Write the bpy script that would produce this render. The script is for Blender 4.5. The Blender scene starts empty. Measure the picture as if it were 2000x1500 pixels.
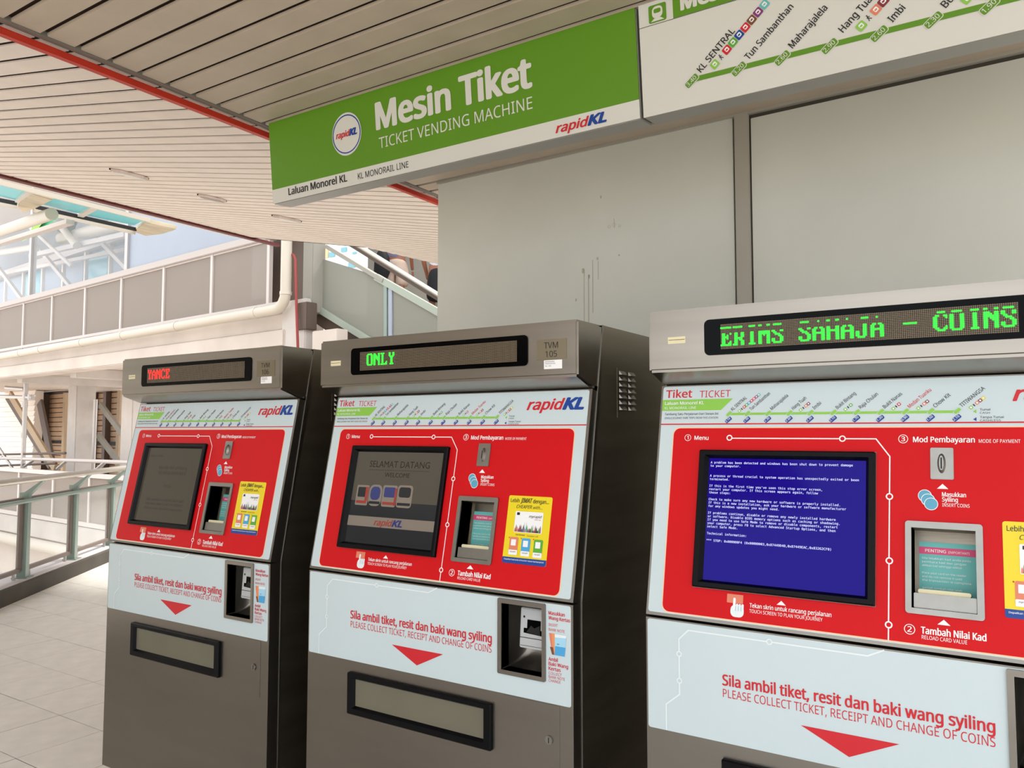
import bpy, bmesh, math, random, os
import numpy as np
from mathutils import Vector
random.seed(7)
SC = bpy.context.scene
COL = SC.collection
def lin(c):
    return tuple(((v/255)/12.92 if v/255 <= .04045 else ((v/255+.055)/1.055)**2.4) for v in c)
# ------------------------------------------------------------------ camera
K = 1.16
F_PX, YAW, PITCH, ROLL = 1546.31, .5775, .0626, .0009
CAM = np.array([.2847*K, -1.4991*K, 1.0837*K+.06])
_cy, _sy, _cp, _sp = math.cos(YAW), math.sin(YAW), math.cos(PITCH), math.sin(PITCH)
_f = np.array([-_sy, _cy, 0]); _r = np.array([_cy, _sy, 0]); _u = np.array([0, 0, 1.])
FW = _f*_cp+_u*_sp; _u2 = _u*_cp-_f*_sp
RT = _r*math.cos(ROLL)+_u2*math.sin(ROLL); UP = _u2*math.cos(ROLL)-_r*math.sin(ROLL)
cd = bpy.data.cameras.new('camera'); cam = bpy.data.objects.new('camera', cd); COL.objects.link(cam)
cd.sensor_width = 36; cd.lens = F_PX/2000*36; cd.clip_start = .02; cd.clip_end = 500
from mathutils import Matrix
cam.matrix_world = Matrix(((RT[0], UP[0], -FW[0], CAM[0]), (RT[1], UP[1], -FW[1], CAM[1]), (RT[2], UP[2], -FW[2], CAM[2]), (0, 0, 0, 1)))
SC.camera = cam
# ------------------------------------------------------------------ world, sun, exposure
w = bpy.data.worlds.new('world'); SC.world = w; w.use_nodes = True
bg = w.node_tree.nodes['Background']; bg.inputs[0].default_value = (.93, .965, 1, 1); bg.inputs[1].default_value = 1.25
sd = bpy.data.lights.new('sun', 'SUN'); sd.energy = 3.6; sd.angle = math.radians(12); sd.color = (1, .955, .90)
so = bpy.data.objects.new('sun', sd); COL.objects.link(so); so.rotation_euler = (math.radians(-32), math.radians(10), 0)
SC.view_settings.view_transform = 'Standard'; SC.view_settings.look = 'None'
SC.view_settings.exposure = 0.8; SC.view_settings.gamma = 1; SC.view_settings.use_curve_mapping = False
# ------------------------------------------------------------------ helpers
def ray(x, y): return FW+RT*(x-1000)/F_PX+UP*(750-y)/F_PX
class Pl:
    """a real plane of the place: a photo pixel is turned into the point of that plane it shows"""
    def __init__(s, P0, n):
        s.P0 = np.array(P0, float); s.n = np.array(n, float)/np.linalg.norm(n)
    def at(s, x, y, off=0):
        d = ray(x, y); P = s.P0+s.n*off
        return CAM+d*(((P-CAM)@s.n)/(d@s.n))
V3 = lambda p: np.array(p, float)
def mat(name, c, rough=.6, metal=0, var=0, scale=6, bump=0, bscale=40, stretch=None, emis=None, estr=0, alpha=1, trans=0, spec=.5, coat=0):
    m = bpy.data.materials.new(name); m.use_nodes = True; nt = m.node_tree; b = nt.nodes['Principled BSDF']
    L = lin(c)+(1,)
    b.inputs['Base Color'].default_value = L; b.inputs['Roughness'].default_value = rough; b.inputs['Metallic'].default_value = metal
    b.inputs['Specular IOR Level'].default_value = spec; b.inputs['Coat Weight'].default_value = coat; b.inputs['Coat Roughness'].default_value = .05
    if alpha < 1: b.inputs['Alpha'].default_value = alpha
    if trans: b.inputs['Transmission Weight'].default_value = trans
    if emis is not None:
        b.inputs['Emission Color'].default_value = lin(emis)+(1,); b.inputs['Emission Strength'].default_value = estr
    if var or bump:
        tc = nt.nodes.new('ShaderNodeTexCoord'); mp = nt.nodes.new('ShaderNodeMapping')
        nt.links.new(tc.outputs['Object'], mp.inputs[0])
        if stretch: mp.inputs['Scale'].default_value = stretch
    if var:
        n = nt.nodes.new('ShaderNodeTexNoise'); n.inputs['Scale'].default_value = scale; n.inputs['Detail'].default_value = 6
        nt.links.new(mp.outputs[0], n.inputs['Vector'])
        r = nt.nodes.new('ShaderNodeValToRGB')
        r.color_ramp.elements[0].position = .3; r.color_ramp.elements[1].position = .7
        r.color_ramp.elements[0].color = tuple(v*(1-var) for v in L[:3])+(1,)
        r.color_ramp.elements[1].color = tuple(min(1, v*(1+var*.6)) for v in L[:3])+(1,)
        nt.links.new(n.outputs[0], r.inputs[0]); nt.links.new(r.outputs[0], b.inputs['Base Color'])
    if bump:
        n2 = nt.nodes.new('ShaderNodeTexNoise'); n2.inputs['Scale'].default_value = bscale; n2.inputs['Detail'].default_value = 4
        nt.links.new(mp.outputs[0], n2.inputs['Vector'])
        bp = nt.nodes.new('ShaderNodeBump'); bp.inputs['Strength'].default_value = bump; bp.inputs['Distance'].default_value = .002
        nt.links.new(n2.outputs[0], bp.inputs['Height']); nt.links.new(bp.outputs[0], b.inputs['Normal'])
    return m
M = {}
M['steel'] = mat('brushed_steel', (136, 131, 124), .36, 1, .06, 2, .03, 30, stretch=(1, 1, 6))
M['steelh'] = mat('header_steel', (158, 151, 142), .29, 1, .08, 3, .03, 30, stretch=(.4, 4, 8))
M['steeld'] = mat('side_steel', (150, 142, 128), .42, 1, .15, 2, .1, 30, stretch=(1, 1, 10))
M['steelb'] = mat('bright_steel', (152, 150, 145), .36, 1, .10, 20)
M['white'] = mat('white_laminate', (203, 217, 221), .5, 0, .02, 3, spec=.25)
M['red'] = mat('red_laminate', (208, 10, 20), .5, 0, .03, 3, spec=.2)
M['cream'] = mat('cream_edge', (250, 205, 165), .5)
M['redink'] = mat('red_ink', (206, 24, 38), .5)
M['blueink'] = mat('blue_ink', (0, 62, 150), .5)
M['greenink'] = mat('green_ink', (140, 200, 75), .5)
M['black'] = mat('black_ink', (28, 28, 30), .5)
M['whiteink'] = mat('white_ink', (245, 245, 245), .5)
M['pale'] = mat('pale_line', (232, 240, 242), .5)
M['bezel'] = mat('black_bezel', (5, 5, 9), .4, spec=.15)
M['gloss'] = mat('black_gloss', (3, 3, 4), .1, spec=.08)
M['dark'] = mat('dark_void', (12, 12, 12), .7)
M['smoke'] = mat('smoked_flap', (112, 108, 92), .28, 0, .08, 5)
M['yellow'] = mat('yellow_print', (238, 214, 20), .4)
M['orange'] = mat('orange_print', (235, 150, 95), .5)
M['sky'] = mat('sky_blue_print', (70, 165, 220), .5)
M['lsky'] = mat('pale_blue_print', (165, 215, 240), .5)
M['green2'] = mat('leaf_green_print', (90, 170, 50), .5)
M['teal'] = mat('teal_notice', (105, 190, 185), .5)
M['pink'] = mat('pink_band', (222, 70, 120), .5)
M['creamp'] = mat('cream_plastic', (226, 218, 180), .5)
M['coin'] = mat('coin_blue', (90, 165, 195), .5)
M['tan'] = mat('tan_print', (225, 130, 100), .5)
M['maroon'] = mat('maroon_ink', (130, 40, 50), .5)
M['purple'] = mat('purple_ink', (130, 50, 120), .5)
M['brown'] = mat('brown_ink', (120, 70, 40), .5)
M['plate'] = mat('number_plate', (140, 130, 110), .35, .8)
M['ledoff'] = mat('led_unlit', (112, 98, 78), .5)
M['ledg'] = mat('led_green', (10, 60, 10), .5, emis=(30, 255, 40), estr=2.2)
M['ledr'] = mat('led_red', (60, 0, 0), .5, emis=(255, 20, 15), estr=2.4)
M['bsod'] = mat('blue_screen', (3, 0, 34), .09, emis=(22, 0, 138), estr=.52, spec=.12)
M['bsodt'] = mat('screen_text', (60, 60, 80), .3, emis=(205, 210, 245), estr=.75)
M['scr2'] = mat('welcome_screen', (42, 40, 38), .07, emis=(96, 88, 74), estr=.3, spec=.35)
M['scr2d'] = mat('welcome_screen_dark', (24, 25, 27), .07, emis=(50, 52, 56), estr=.22, spec=.35)
M['scr2l'] = mat('welcome_screen_light', (72, 66, 60), .1, emis=(165, 150, 135), estr=.25)
M['scr2t'] = mat('welcome_text', (22, 20, 18), .1)
M['scr2r'] = mat('welcome_red', (110, 40, 36), .1, emis=(180, 70, 60), estr=.2)
M['scr2b'] = mat('welcome_blue', (35, 40, 85), .1, emis=(60, 70, 130), estr=.2)
M['scr1'] = mat('idle_screen', (34, 32, 28), .1, emis=(88, 78, 64), estr=.3, spec=.25)
M['scr1t'] = mat('idle_text', (22, 20, 18), .1, emis=(56, 48, 40), estr=.2)
M['sgreen'] = mat('sign_green', (92, 146, 16), .5, 0, .02, 2)
M['swhite'] = mat('sign_white', (220, 220, 212), .42, 0, .02, 2)
M['salu'] = mat('sign_frame_grey', (170, 168, 162), .45, .3)
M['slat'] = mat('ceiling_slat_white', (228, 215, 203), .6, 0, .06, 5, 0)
M['slatn'] = mat('ceiling_slat_shaded', (192, 178, 160), .6, 0, .10, 5, 0)  # same slats as the sloping ceiling, colour darkened to stand for shade
M['slatb'] = mat('ceiling_gap_shade', (52, 40, 34), .95, spec=.1)  # dark plate colour stands in for shade in the slat gaps
M['void2'] = mat('canopy_gap_shade', (30, 22, 18), .95, spec=.1)  # darker still: shade painted into the sloping ceiling's slat gaps
M['cedge'] = mat('grey_trim', (128, 124, 115), .5, .2)
M['redpaint'] = mat('red_oxide_paint', (190, 46, 22), .5, 0, .08, 8)
M['dredpaint'] = mat('dark_red_paint', (92, 22, 22), .5)
M['wall'] = mat('wall_panel_grey', (228, 231, 222), .55, 0, .06, 1.6, .1, 60)
M['walld'] = mat('wall_gap_painted_shade', (84, 80, 72), .8)  # dark backing colour paints the shadow lines around the wall panels
M['strip'] = mat('wall_strip', (182, 178, 166), .5, 0, .04, 3)
M['tile'] = mat('floor_tile', (226, 221, 213), .42, 0, .08, 9, .05, 20)
M['grout'] = mat('grout', (128, 124, 116), .9)
M['kerb'] = mat('kerb_dark_concrete', (66, 60, 52), .7, 0, .25, 4)
M['kerbtop'] = mat('kerb_top', (196, 188, 186), .6, 0, .12, 6)
M['railgrey'] = mat('railing_grey_green', (140, 156, 148), .4, .2)
M['handrail'] = mat('handrail_steel', (200, 192, 182), .35, .6)
M['frame'] = mat('brown_glazing_frame', (112, 98, 90), .5)
M['conc'] = mat('pale_concrete', (212, 200, 190), .8, 0, .14, .9, .2, 10)
M['conc2'] = mat('grey_concrete', (205, 198, 192), .8, 0, .12, 1.5)
M['pipe'] = mat('cream_pvc', (208, 198, 183), .4)
M['wframe'] = mat('white_frame_paint', (208, 198, 193), .5)
M['soffit'] = mat('soffit_paint', (206, 192, 180), .8, 0, .08, 2)
M['timber'] = mat('tan_boards', (176, 146, 118), .7, 0, .1, 3)
M['siding'] = mat('white_siding', (240, 232, 224), .7)
M['galv'] = mat('galvanised_tube', (190, 184, 180), .4, .6)
M['braceb'] = mat('tan_brace', (176, 152, 122), .6)
M['dbrown'] = mat('dark_brown_steel', (92, 76, 66), .6)
M['gpanel'] = mat('grey_cladding', (152, 148, 138), .5, 0, .04, 3)
M['paleb'] = mat('pale_blue_panel', (158, 166, 180), .5, 0, .05, 1)
M['tealglass'] = mat('teal_canopy_glass', (66, 210, 222), .3, emis=None)
M['rust'] = mat('stained_plate', (206, 192, 166), .7, 0, .2, 3)
M['gwall'] = mat('grey_block_wall', (150, 152, 160), .6, 0, .06, 1)
M['gpanel2'] = mat('sill_paint', (186, 176, 170), .5)
M['lime'] = mat('lime_banner', (140, 205, 50), .5)
M['tealb'] = mat('teal_banner', (60, 170, 120), .5)
M['bldg'] = mat('white_building', (236, 238, 240), .7)
M['bwin'] = mat('teal_window', (120, 176, 190), .2)
M['borange'] = mat('orange_cladding', (240, 196, 150), .6)
M['fixture'] = mat('light_fixture', (216, 200, 194), .4)
M['ground'] = mat('street_bounce_pale', (212, 200, 188), .9, 0, .2, .3)  # coloured pale to bounce light up onto the sloping ceiling
M['skin'] = mat('skin', (150, 96, 72), .5)
M['shorts'] = mat('beige_cloth', (206, 180, 162), .8, 0, .06, 10)
M['shirt'] = mat('blue_grey_cloth', (120, 118, 140), .8)
M['shirtw'] = mat('white_cloth', (226, 224, 234), .8)
M['blackc'] = mat('black_cloth', (16, 16, 20), .8)
M['hair'] = mat('black_hair', (20, 16, 14), .6)
M['redsteel'] = mat('red_pipe_paint', (150, 58, 54), .5)
M['gridgrey'] = mat('escalator_steel', (176, 170, 162), .35, .7)
# perforated mesh and glass: real see-through materials
def sheer(name, c, fac, rough=.1, glossy=True):
    m = bpy.data.materials.new(name); m.use_nodes = True; nt = m.node_tree; b = nt.nodes['Principled BSDF']
    b.inputs['Base Color'].default_value = lin(c)+(1,); b.inputs['Roughness'].default_value = rough
    b.inputs['Alpha'].default_value = fac
    return m
M['mesh'] = sheer('perforated_mesh', (152, 140, 130), .82, .7)
M['mesh2'] = sheer('perforated_mesh_grey', (140, 140, 128), .86, .5)
M['glass'] = sheer('clear_glass', (206, 208, 206), .16, .03)
M['tglass'] = sheer('window_glass', (205, 215, 222), .15, .03)

class MB:
    def __init__(s): s.v = []; s.f = []; s.m = []; s.mats = []
    def mi(s, k):
        if k not in s.mats: s.mats.append(k)
        return s.mats.index(k)
    def add(s, vs, fs, k):
        o = len(s.v); i = s.mi(k); s.v += [tuple(map(float, p)) for p in vs]
        s.f += [tuple(o+j for j in f) for f in fs]; s.m += [i]*len(fs); return s
    def box(s, a, b, k):
        x0, y0, z0 = a; x1, y1, z1 = b
        vs = [(x0, y0, z0), (x1, y0, z0), (x1, y1, z0), (x0, y1, z0), (x0, y0, z1), (x1, y0, z1), (x1, y1, z1), (x0, y1, z1)]
        return s.add(vs, [(0, 3, 2, 1), (4, 5, 6, 7), (0, 1, 5, 4), (1, 2, 6, 5), (2, 3, 7, 6), (3, 0, 4, 7)], k)
    def hexa(s, p, q, k):
        """prism between polygon p and polygon q (same count)"""
        n = len(p)
        return s.add(list(p)+list(q), [tuple(range(n))[::-1], tuple(range(n, 2*n))]+[(i, (i+1) % n, n+(i+1) % n, n+i) for i in range(n)], k)
    def bar(s, a, b, wd, ht, k, up=(0, 0, 1)):
        a = V3(a); b = V3(b); d = (b-a)/np.linalg.norm(b-a); sd_ = np.cross(d, V3(up)); sd_ /= np.linalg.norm(sd_); u_ = np.cross(sd_, d)
        c = [(-1, -1), (1, -1), (1, 1), (-1, 1)]
        return s.hexa([a+sd_*i*wd/2+u_*j*ht/2 for i, j in c], [b+sd_*i*wd/2+u_*j*ht/2 for i, j in c], k)
    def tube(s, pts, r, k, n=12, cap=True):
        pts = [V3(p) for p in pts]; rings = []
        ref = None
        for i, p in enumerate(pts):
            d = (pts[min(i+1, len(pts)-1)]-pts[max(i-1, 0)]); d = d/np.linalg.norm(d)
            if ref is None: ref = V3((0, 0, 1)) if abs(d[2]) < .9 else V3((1, 0, 0))
            a = np.cross(d, ref); a /= np.linalg.norm(a); b = np.cross(a, d); ref = b
            rr = r[i] if isinstance(r, (list, tuple)) else r
            rings.append([p+(a*math.cos(t)+b*math.sin(t))*rr for t in [2*math.pi*j/n for j in range(n)]])
        vs = [p for R in rings for p in R]; fs = []
        for i in range(len(pts)-1):
            for j in range(n): fs.append((i*n+j, i*n+(j+1) % n, (i+1)*n+(j+1) % n, (i+1)*n+j))
        if cap: fs += [tuple(range(n))[::-1], tuple(range((len(pts)-1)*n, len(pts)*n))]
        return s.add(vs, fs, k)
    def build(s, name, parent=None, bevel=0, smooth=False, seg=2, tag_=None, loc=None):
        me = bpy.data.meshes.new(name); off = V3(loc) if loc is not None else V3((0, 0, 0))
        me.from_pydata([tuple(V3(p)-off) for p in s.v], [], s.f)
        for k in s.mats: me.materials.append(M[k])
        me.polygons.foreach_set('material_index', s.m)
        if bevel:
            bm = bmesh.new(); bm.from_mesh(me)
            bmesh.ops.recalc_face_normals(bm, faces=bm.faces)
            bmesh.ops.bevel(bm, geom=[e for e in bm.edges if len(e.link_faces) == 2 and e.calc_face_angle(0) > .5], offset=bevel, segments=seg, affect='EDGES', clamp_overlap=True)
            bm.to_mesh(me); bm.free()
        if smooth:
            me.polygons.foreach_set('use_smooth', [True]*len(me.polygons))
            me.set_sharp_from_angle(angle=math.radians(38)) if hasattr(me, 'set_sharp_from_angle') else None
        me.update()
        o = bpy.data.objects.new(name, me); COL.objects.link(o); o.parent = parent
        if loc is not None: o.location = loc
        return o
def tag(o, label=None, cat=None, group=None, kind=None):
    for k, v in (('label', label), ('category', cat), ('group', group), ('kind', kind)):
        if v: o[k] = v
    return o
def empty(name, loc=(0, 0, 0)):
    o = bpy.data.objects.new(name, None); COL.objects.link(o); o.location = loc; o.empty_display_size = .1; return o
def copy_tree(o, parent=None):
    c = o.copy(); COL.objects.link(c); c.parent = parent
    for ch in list(o.children): copy_tree(ch, c)
    return c
# ---- local frames on a panel: u right, v down, n outwards
class Fr:
    def __init__(s, O, U, V):
        s.O = V3(O); s.U = V3(U)/np.linalg.norm(U); s.V = V3(V)/np.linalg.norm(V); s.N = np.cross(s.V, s.U)
    def p(s, u, v, n=0): return s.O+s.U*u+s.V*v+s.N*n
def rrect(u0, v0, u1, v1, r, seg=5):
    if r <= 0: return [(u0, v0), (u1, v0), (u1, v1), (u0, v1)]
    out = []
    for cx, cy, a0 in ((u0+r, v0+r, 180), (u1-r, v0+r, 270), (u1-r, v1-r, 0), (u0+r, v1-r, 90)):
        for i in range(seg+1):
            a = math.radians(a0+90*i/seg); out.append((cx+r*math.cos(a), cy+r*math.sin(a)))
    return out
def flat(mb, F, pts, n, k): mb.add([F.p(u, v, n) for u, v in pts], [tuple(range(len(pts)))[::-1]], k)
def slab(mb, F, pts, n0, n1, k): mb.hexa([F.p(u, v, n0) for u, v in pts], [F.p(u, v, n1) for u, v in pts], k)
def plate(mb, F, rect, holes, n0, n1, k, r=0):
    u0, v0, u1, v1 = rect
    us = sorted({u0, u1}|{h[0] for h in holes}|{h[2] for h in holes}); vs = sorted({v0, v1}|{h[1] for h in holes}|{h[3] for h in holes})
    for i in range(len(us)-1):
        for j in range(len(vs)-1):
            a, b, c, d = us[i], vs[j], us[i+1], vs[j+1]
            if any(h[0] <= a+1e-9 and h[2] >= c-1e-9 and h[1] <= b+1e-9 and h[3] >= d-1e-9 for h in holes): continue
            pts = []
            for (x, y, cx, cy, a0, cond) in ((a, b, a+r, b+r, 180, a == u0 and b == v0), (c, b, c-r, b+r, 270, c == u1 and b == v0), (c, d, c-r, d-r, 0, c == u1 and d == v1), (a, d, a+r, d-r, 90, a == u0 and d == v1)):
                if r and cond:
                    for q in range(6):
                        t = math.radians(a0+18*q); pts.append((cx+r*math.cos(t), cy+r*math.sin(t)))
                else: pts.append((x, y))
            flat(mb, F, pts, n1, k)
    if n0 != n1:
        def wall(pts):
            n = len(pts); mb.add([F.p(u, v, n0) for u, v in pts]+[F.p(u, v, n1) for u, v in pts], [(i, (i+1) % n, n+(i+1) % n, n+i) for i in range(n)], k)
        wall(rrect(u0, v0, u1, v1, r))
        for h in holes: wall([(h[0], h[1]), (h[0], h[3]), (h[2], h[3]), (h[2], h[1])])
def ring(mb, F, u, v, r0, r1, n, k, seg=20):
    vs = []; fs = []
    for i in range(seg):
        a = 2*math.pi*i/seg; vs += [F.p(u+r0*math.cos(a), v+r0*math.sin(a), n), F.p(u+r1*math.cos(a), v+r1*math.sin(a), n)]
    for i in range(seg): j = (i+1) % seg; fs.append((2*i, 2*j, 2*j+1, 2*i+1))
    mb.add(vs, fs, k)
def disc(mb, F, u, v, r, n, k, seg=20, ry=None): flat(mb, F, [(u+r*math.cos(2*math.pi*i/seg), v+(ry or r)*math.sin(2*math.pi*i/seg)) for i in range(seg)], n, k)
def line(mb, F, pts, wd, n, k):
    for i, ((a, b), (c, d)) in enumerate(zip(pts, pts[1:])):
        n += .00005; L = math.hypot(c-a, d-b); x, y = -(d-b)/L*wd/2, (c-a)/L*wd/2; ex, ey = (c-a)/L*wd*.3, (d-b)/L*wd*.3
        flat(mb, F, [(a+x-ex, b+y-ey), (c+x+ex, d+y+ey), (c-x+ex, d-y+ey), (a-x-ex, b-y-ey)], n, k)
# ---- lettering
FONTS = {}
def font(which):
    if which not in FONTS:
        f = None
        try: f = bpy.data.fonts.load(os.path.join(bpy.utils.resource_path('LOCAL'), 'datafiles', 'fonts', {'s': 'NotoSansHebrew-Regular.woff2', 'm': 'DejaVuSansMono.woff2'}[which])) if which != 'b' else None
        except Exception: f = None
        FONTS[which] = f
    return FONTS[which]
TC = {}
def glyphs(s, bold, shear, fnt):
    key = (s, bold, shear, fnt)
    if key not in TC:
        c = bpy.data.curves.new('t', 'FONT'); f = font(fnt)
        if f: c.font = f
        c.body = s; c.resolution_u = 2; c.shear = shear; c.fill_mode = 'FRONT'
        o = bpy.data.objects.new('t', c); me = bpy.data.meshes.new_from_object(o)
        vs = [tuple(v.co) for v in me.vertices]; fs = [tuple(p.vertices) for p in me.polygons]
        bpy.data.meshes.remove(me); bpy.data.objects.remove(o); bpy.data.curves.remove(c)
        TC[key] = (vs, fs)
    return TC[key]
def txt(mb, F, s, u0, v, u1, cap, k, bold=0., shear=0, fnt='s', n=.0008, rot=0):
    """baseline starts at (u0, v); u1 = right end (None: natural width); cap = capital height; rot degrees anticlockwise"""
    bold = max(bold, 0); vs, fs = glyphs(s, 0, shear, fnt); hv, _ = glyphs('H', 0, 0, fnt)
    if not vs: return
    sy = cap/max(p[1] for p in hv); x0 = min(p[0] for p in vs); x1 = max(p[0] for p in vs)
    sx = (u1-u0)/(x1-x0) if u1 is not None else sy*.95
    c, d = math.cos(math.radians(rot)), math.sin(math.radians(rot)); B = bold*1.5
    NS = 14 if cap > .02 else 6 if cap > .007 else 2
    steps = [(0, 0)] if not B else ([(0, 0)] if NS > 2 else [])+[(B*math.cos(2*math.pi*q/NS), B*.6*math.sin(2*math.pi*q/NS)) for q in range(NS)]
    for i, (bx, by) in enumerate(steps):
        out = []
        for p in vs:
            x, y = (p[0]-x0)*sx+bx*sy, (p[1]+by)*sy
            out.append(F.p(u0+x*c-y*d, v-(x*d+y*c), n+i*.00003))
        mb.add(out, fs, k)
def rquad(mb, F, u, v, wd, ht, rot, n, k, r=0):
    c, d = math.cos(math.radians(rot)), math.sin(math.radians(rot))
    flat(mb, F, [(u+x*c-y*d, v-(x*d+y*c)) for x, y in rrect(-wd/2, -ht/2, wd/2, ht/2, r, 3)], n, k)
def rapid(mb, F, u0, v, u1, cap, n=.001, kr='redink', kb='blueink'):
    wd = u1-u0
    txt(mb, F, 'rapid', u0, v, u0+wd*.67, cap*.94, kr, .022, .30, n=n)
    txt(mb, F, 'KL', u0+wd*.66, v, u1, cap, kb, .045, .30, n=n)

# ================================================================== STRUCTURE
Zc = 1.4; YC = -.15
WX = lambda x: CAM[0]+x*Zc
WY = lambda y: CAM[1]+y*Zc
WZ = lambda z: CAM[2]+z*Zc
CE = WZ(1.0)
PITCHS = .0853*Zc
XB = WX(-2.05)
def slat_near(x0, x1):
    mb = MB(); g = .0105; wd = PITCHS; t = .011
    prof = [(g, 0), (g+.002, -t), (wd-g-.002, -t), (wd-g, 0)]
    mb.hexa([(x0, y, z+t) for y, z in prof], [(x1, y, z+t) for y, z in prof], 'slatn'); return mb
XL = -1.15  # unseen ceiling arm left of here added to darken the left machine
ceil = MB(); lp = [(XB, WY(-2.1)), (XL, WY(-2.1)), (XL, WY(YC)), (5.0, WY(YC)), (5.0, WY(3.4)), (XB, WY(3.4))]
ceil.hexa([(x, y, CE+.015) for x, y in lp], [(x, y, CE+.09) for x, y in lp], 'slatb')
ceiling = ceil.build('ceiling'); tag(ceiling, 'flat slatted ceiling directly above the ticket machines', kind='structure')
jy0 = WY(1.658)
X1 = 5.0
proto = None
psh = None
for k in range(-44, 20):
    y = jy0+k*PITCHS
    if y > WY(3.3): break
    if y < WY(YC):
        if psh is None: psh = slat_near(XB, XL).build('slat', ceiling); o = psh
        else: o = psh.copy(); COL.objects.link(o)
    elif proto is None:
        proto = slat_near(XB, X1).build('slat', ceiling, smooth=False); o = proto
    else:
        o = proto.copy(); COL.objects.link(o)
    o.location = (0, y, CE-.0)
# far sloping ceiling
TN = .193; XF = WX(-5.44)
zf = lambda x: WZ(1.018)+TN*(WX(-2.176)-x)
YE = WY(4.60)
far = MB()
xa = WX(-2.07)
PF = Pl((xa, 0, zf(xa)), (TN, 0, 1))
c0 = PF.at(720, 485); c1 = PF.at(862, 518); dcut = (c1-c0); YE = float(c0[1])
def ycut(x):   # end of the ceiling in y for a given x
    return YE if x < c0[0] else YE+(x-c0[0])*dcut[1]/dcut[0]
XO = WX(-5.66)
ys_lo = WY(-2.1); xcorner = float(c0[0])
ptsb = [(xa, ys_lo), (xa, ycut(xa)), (xcorner, YE), (XO, YE), (XO, ys_lo)]
far.hexa([(x, y, zf(x)+.006) for x, y in ptsb], [(x, y, zf(x)+.09) for x, y in ptsb], 'void2')
ceiling2 = far.build('ceiling'); tag(ceiling2, 'pale slatted canopy ceiling sloping up beyond the red beam', kind='structure')
def slat_far(y, x0, x1, yw):
    mb = MB(); g = .0105; t = .006
    prof = [(g, t), (g+.001, 0), (yw-g-.001, 0), (yw-g, t)]
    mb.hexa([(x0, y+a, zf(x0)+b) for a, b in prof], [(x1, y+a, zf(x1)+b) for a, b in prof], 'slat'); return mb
protof = None
for k in range(-44, 60):
    y = jy0+k*PITCHS
    if y+PITCHS > max(YE, ycut(xa)): break
    if y+PITCHS <= YE+.02:
        if protof is None:
            protof = slat_far(0, XO, xa, PITCHS).build('slat', ceiling2); o = protof
        else:
            o = protof.copy(); COL.objects.link(o)
        o.location = (0, y, 0)
        # cut past the diagonal end
    else:
        xm = c0[0]+(y+PITCHS-YE)*dcut[0]/dcut[1]
        if dcut[1]*dcut[0] > 0 and xm < xa-.05: slat_far(y, xm, xa, PITCHS).build('slat', ceiling2)
# edges
t = MB(); t.box((XB-.022, WY(-2.1), CE-.004), (XB+.012, WY(3.3), CE+.05), 'cedge'); t.box((XB-.03, WY(-2.1), CE+.012), (XB-.018, WY(3.3), CE+.055), 'cedge')
tag(t.build('trim_1', bevel=.003), 'grey metal edge trim of the flat ceiling', kind='structure')
t = MB(); t.box((WX(-2.095), WY(-2.1), WZ(.976)), (WX(-2.073), WY(3.55), WZ(.994)), 'redpaint')
tag(t.build('red_beam', bevel=.003), 'long thin red beam under the joint of the two ceilings', 'beam')
t = MB()
t.hexa([(XF-.02, ys_lo, zf(XF)-.03), (XF+.04, ys_lo, zf(XF)-.03), (XF+.04, ys_lo, zf(XF)+.0), (XF-.02, ys_lo, zf(XF)+.0)],
       [(XF-.02, WY(4.60), zf(XF)-.03), (XF+.04, WY(4.60), zf(XF)-.03), (XF+.04, WY(4.60), zf(XF)), (XF-.02, WY(4.60), zf(XF))], 'dredpaint')
tag(t.build('dark_red_beam'), 'dark red steel strip along the outer edge of the sloping ceiling', 'beam')
t = MB(); t.hexa([(XO-.03, ys_lo, zf(XO)-.005), (XO+.0, ys_lo, zf(XO)-.005), (XO, ys_lo, zf(XO)+.1), (XO-.03, ys_lo, zf(XO)+.1)],
                 [(XO-.03, YE, zf(XO)-.005), (XO, YE, zf(XO)-.005), (XO, YE, zf(XO)+.1), (XO-.03, YE, zf(XO)+.1)], 'slat')
tag(t.build('trim_2'), 'cream edge board of the sloping ceiling', kind='structure')
# ceiling light fixtures
for i, (a, b, lb) in enumerate((((216, 328), (290, 347), 'flat ceiling light left of the others, under the sloping slats'), ((387, 378), (442, 391), 'flat ceiling light with a grey face, middle one of three'), ((532, 419), (588, 431), 'flat ceiling light beside the lower corner of the green sign'))):
    A = PF.at(*a); B = PF.at(*b); A[2] = zf(A[0])-.012; B[2] = zf(B[0])-.012
    th = empty('ceiling_light', tuple((A+B)/2)); tag(th, lb, 'light')
    d = (B-A)/np.linalg.norm(B-A); sdv = np.cross(d, V3((TN, 0, 1))); sdv /= np.linalg.norm(sdv)
    wdt = .05; mbx = MB(); up_ = V3((TN, 0, 1))/math.hypot(1, TN); cc = (A+B)/2
    P4 = [A-cc, A-cc+d*.05+sdv*wdt, B-cc-d*.05+sdv*wdt, B-cc, B-cc-d*.05-sdv*wdt, A-cc+d*.05-sdv*wdt]
    mbx.hexa([p-up_*.010 for p in P4], [p+up_*.01 for p in P4], 'fixture'); mbx.build('housing', th, bevel=.002)
    mb3 = MB(); mb3.hexa([p*1.06+sdv*.012*(1 if sdv[1] > 0 else -1)-up_*.0005 for p in P4], [p*1.06+sdv*.012*(1 if sdv[1] > 0 else -1)+up_*.010 for p in P4], 'dark'); mb3.build('painted_shadow', th)  # dark plate painted as the shadow line along the fixture
    mb2 = MB(); mb2.hexa([p*.86-up_*.014 for p in P4], [p*.86-up_*.009 for p in P4], 'swhite' if i != 1 else 'gpanel'); mb2.build('diffuser', th)  # middle diffuser is grey, the others white

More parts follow.
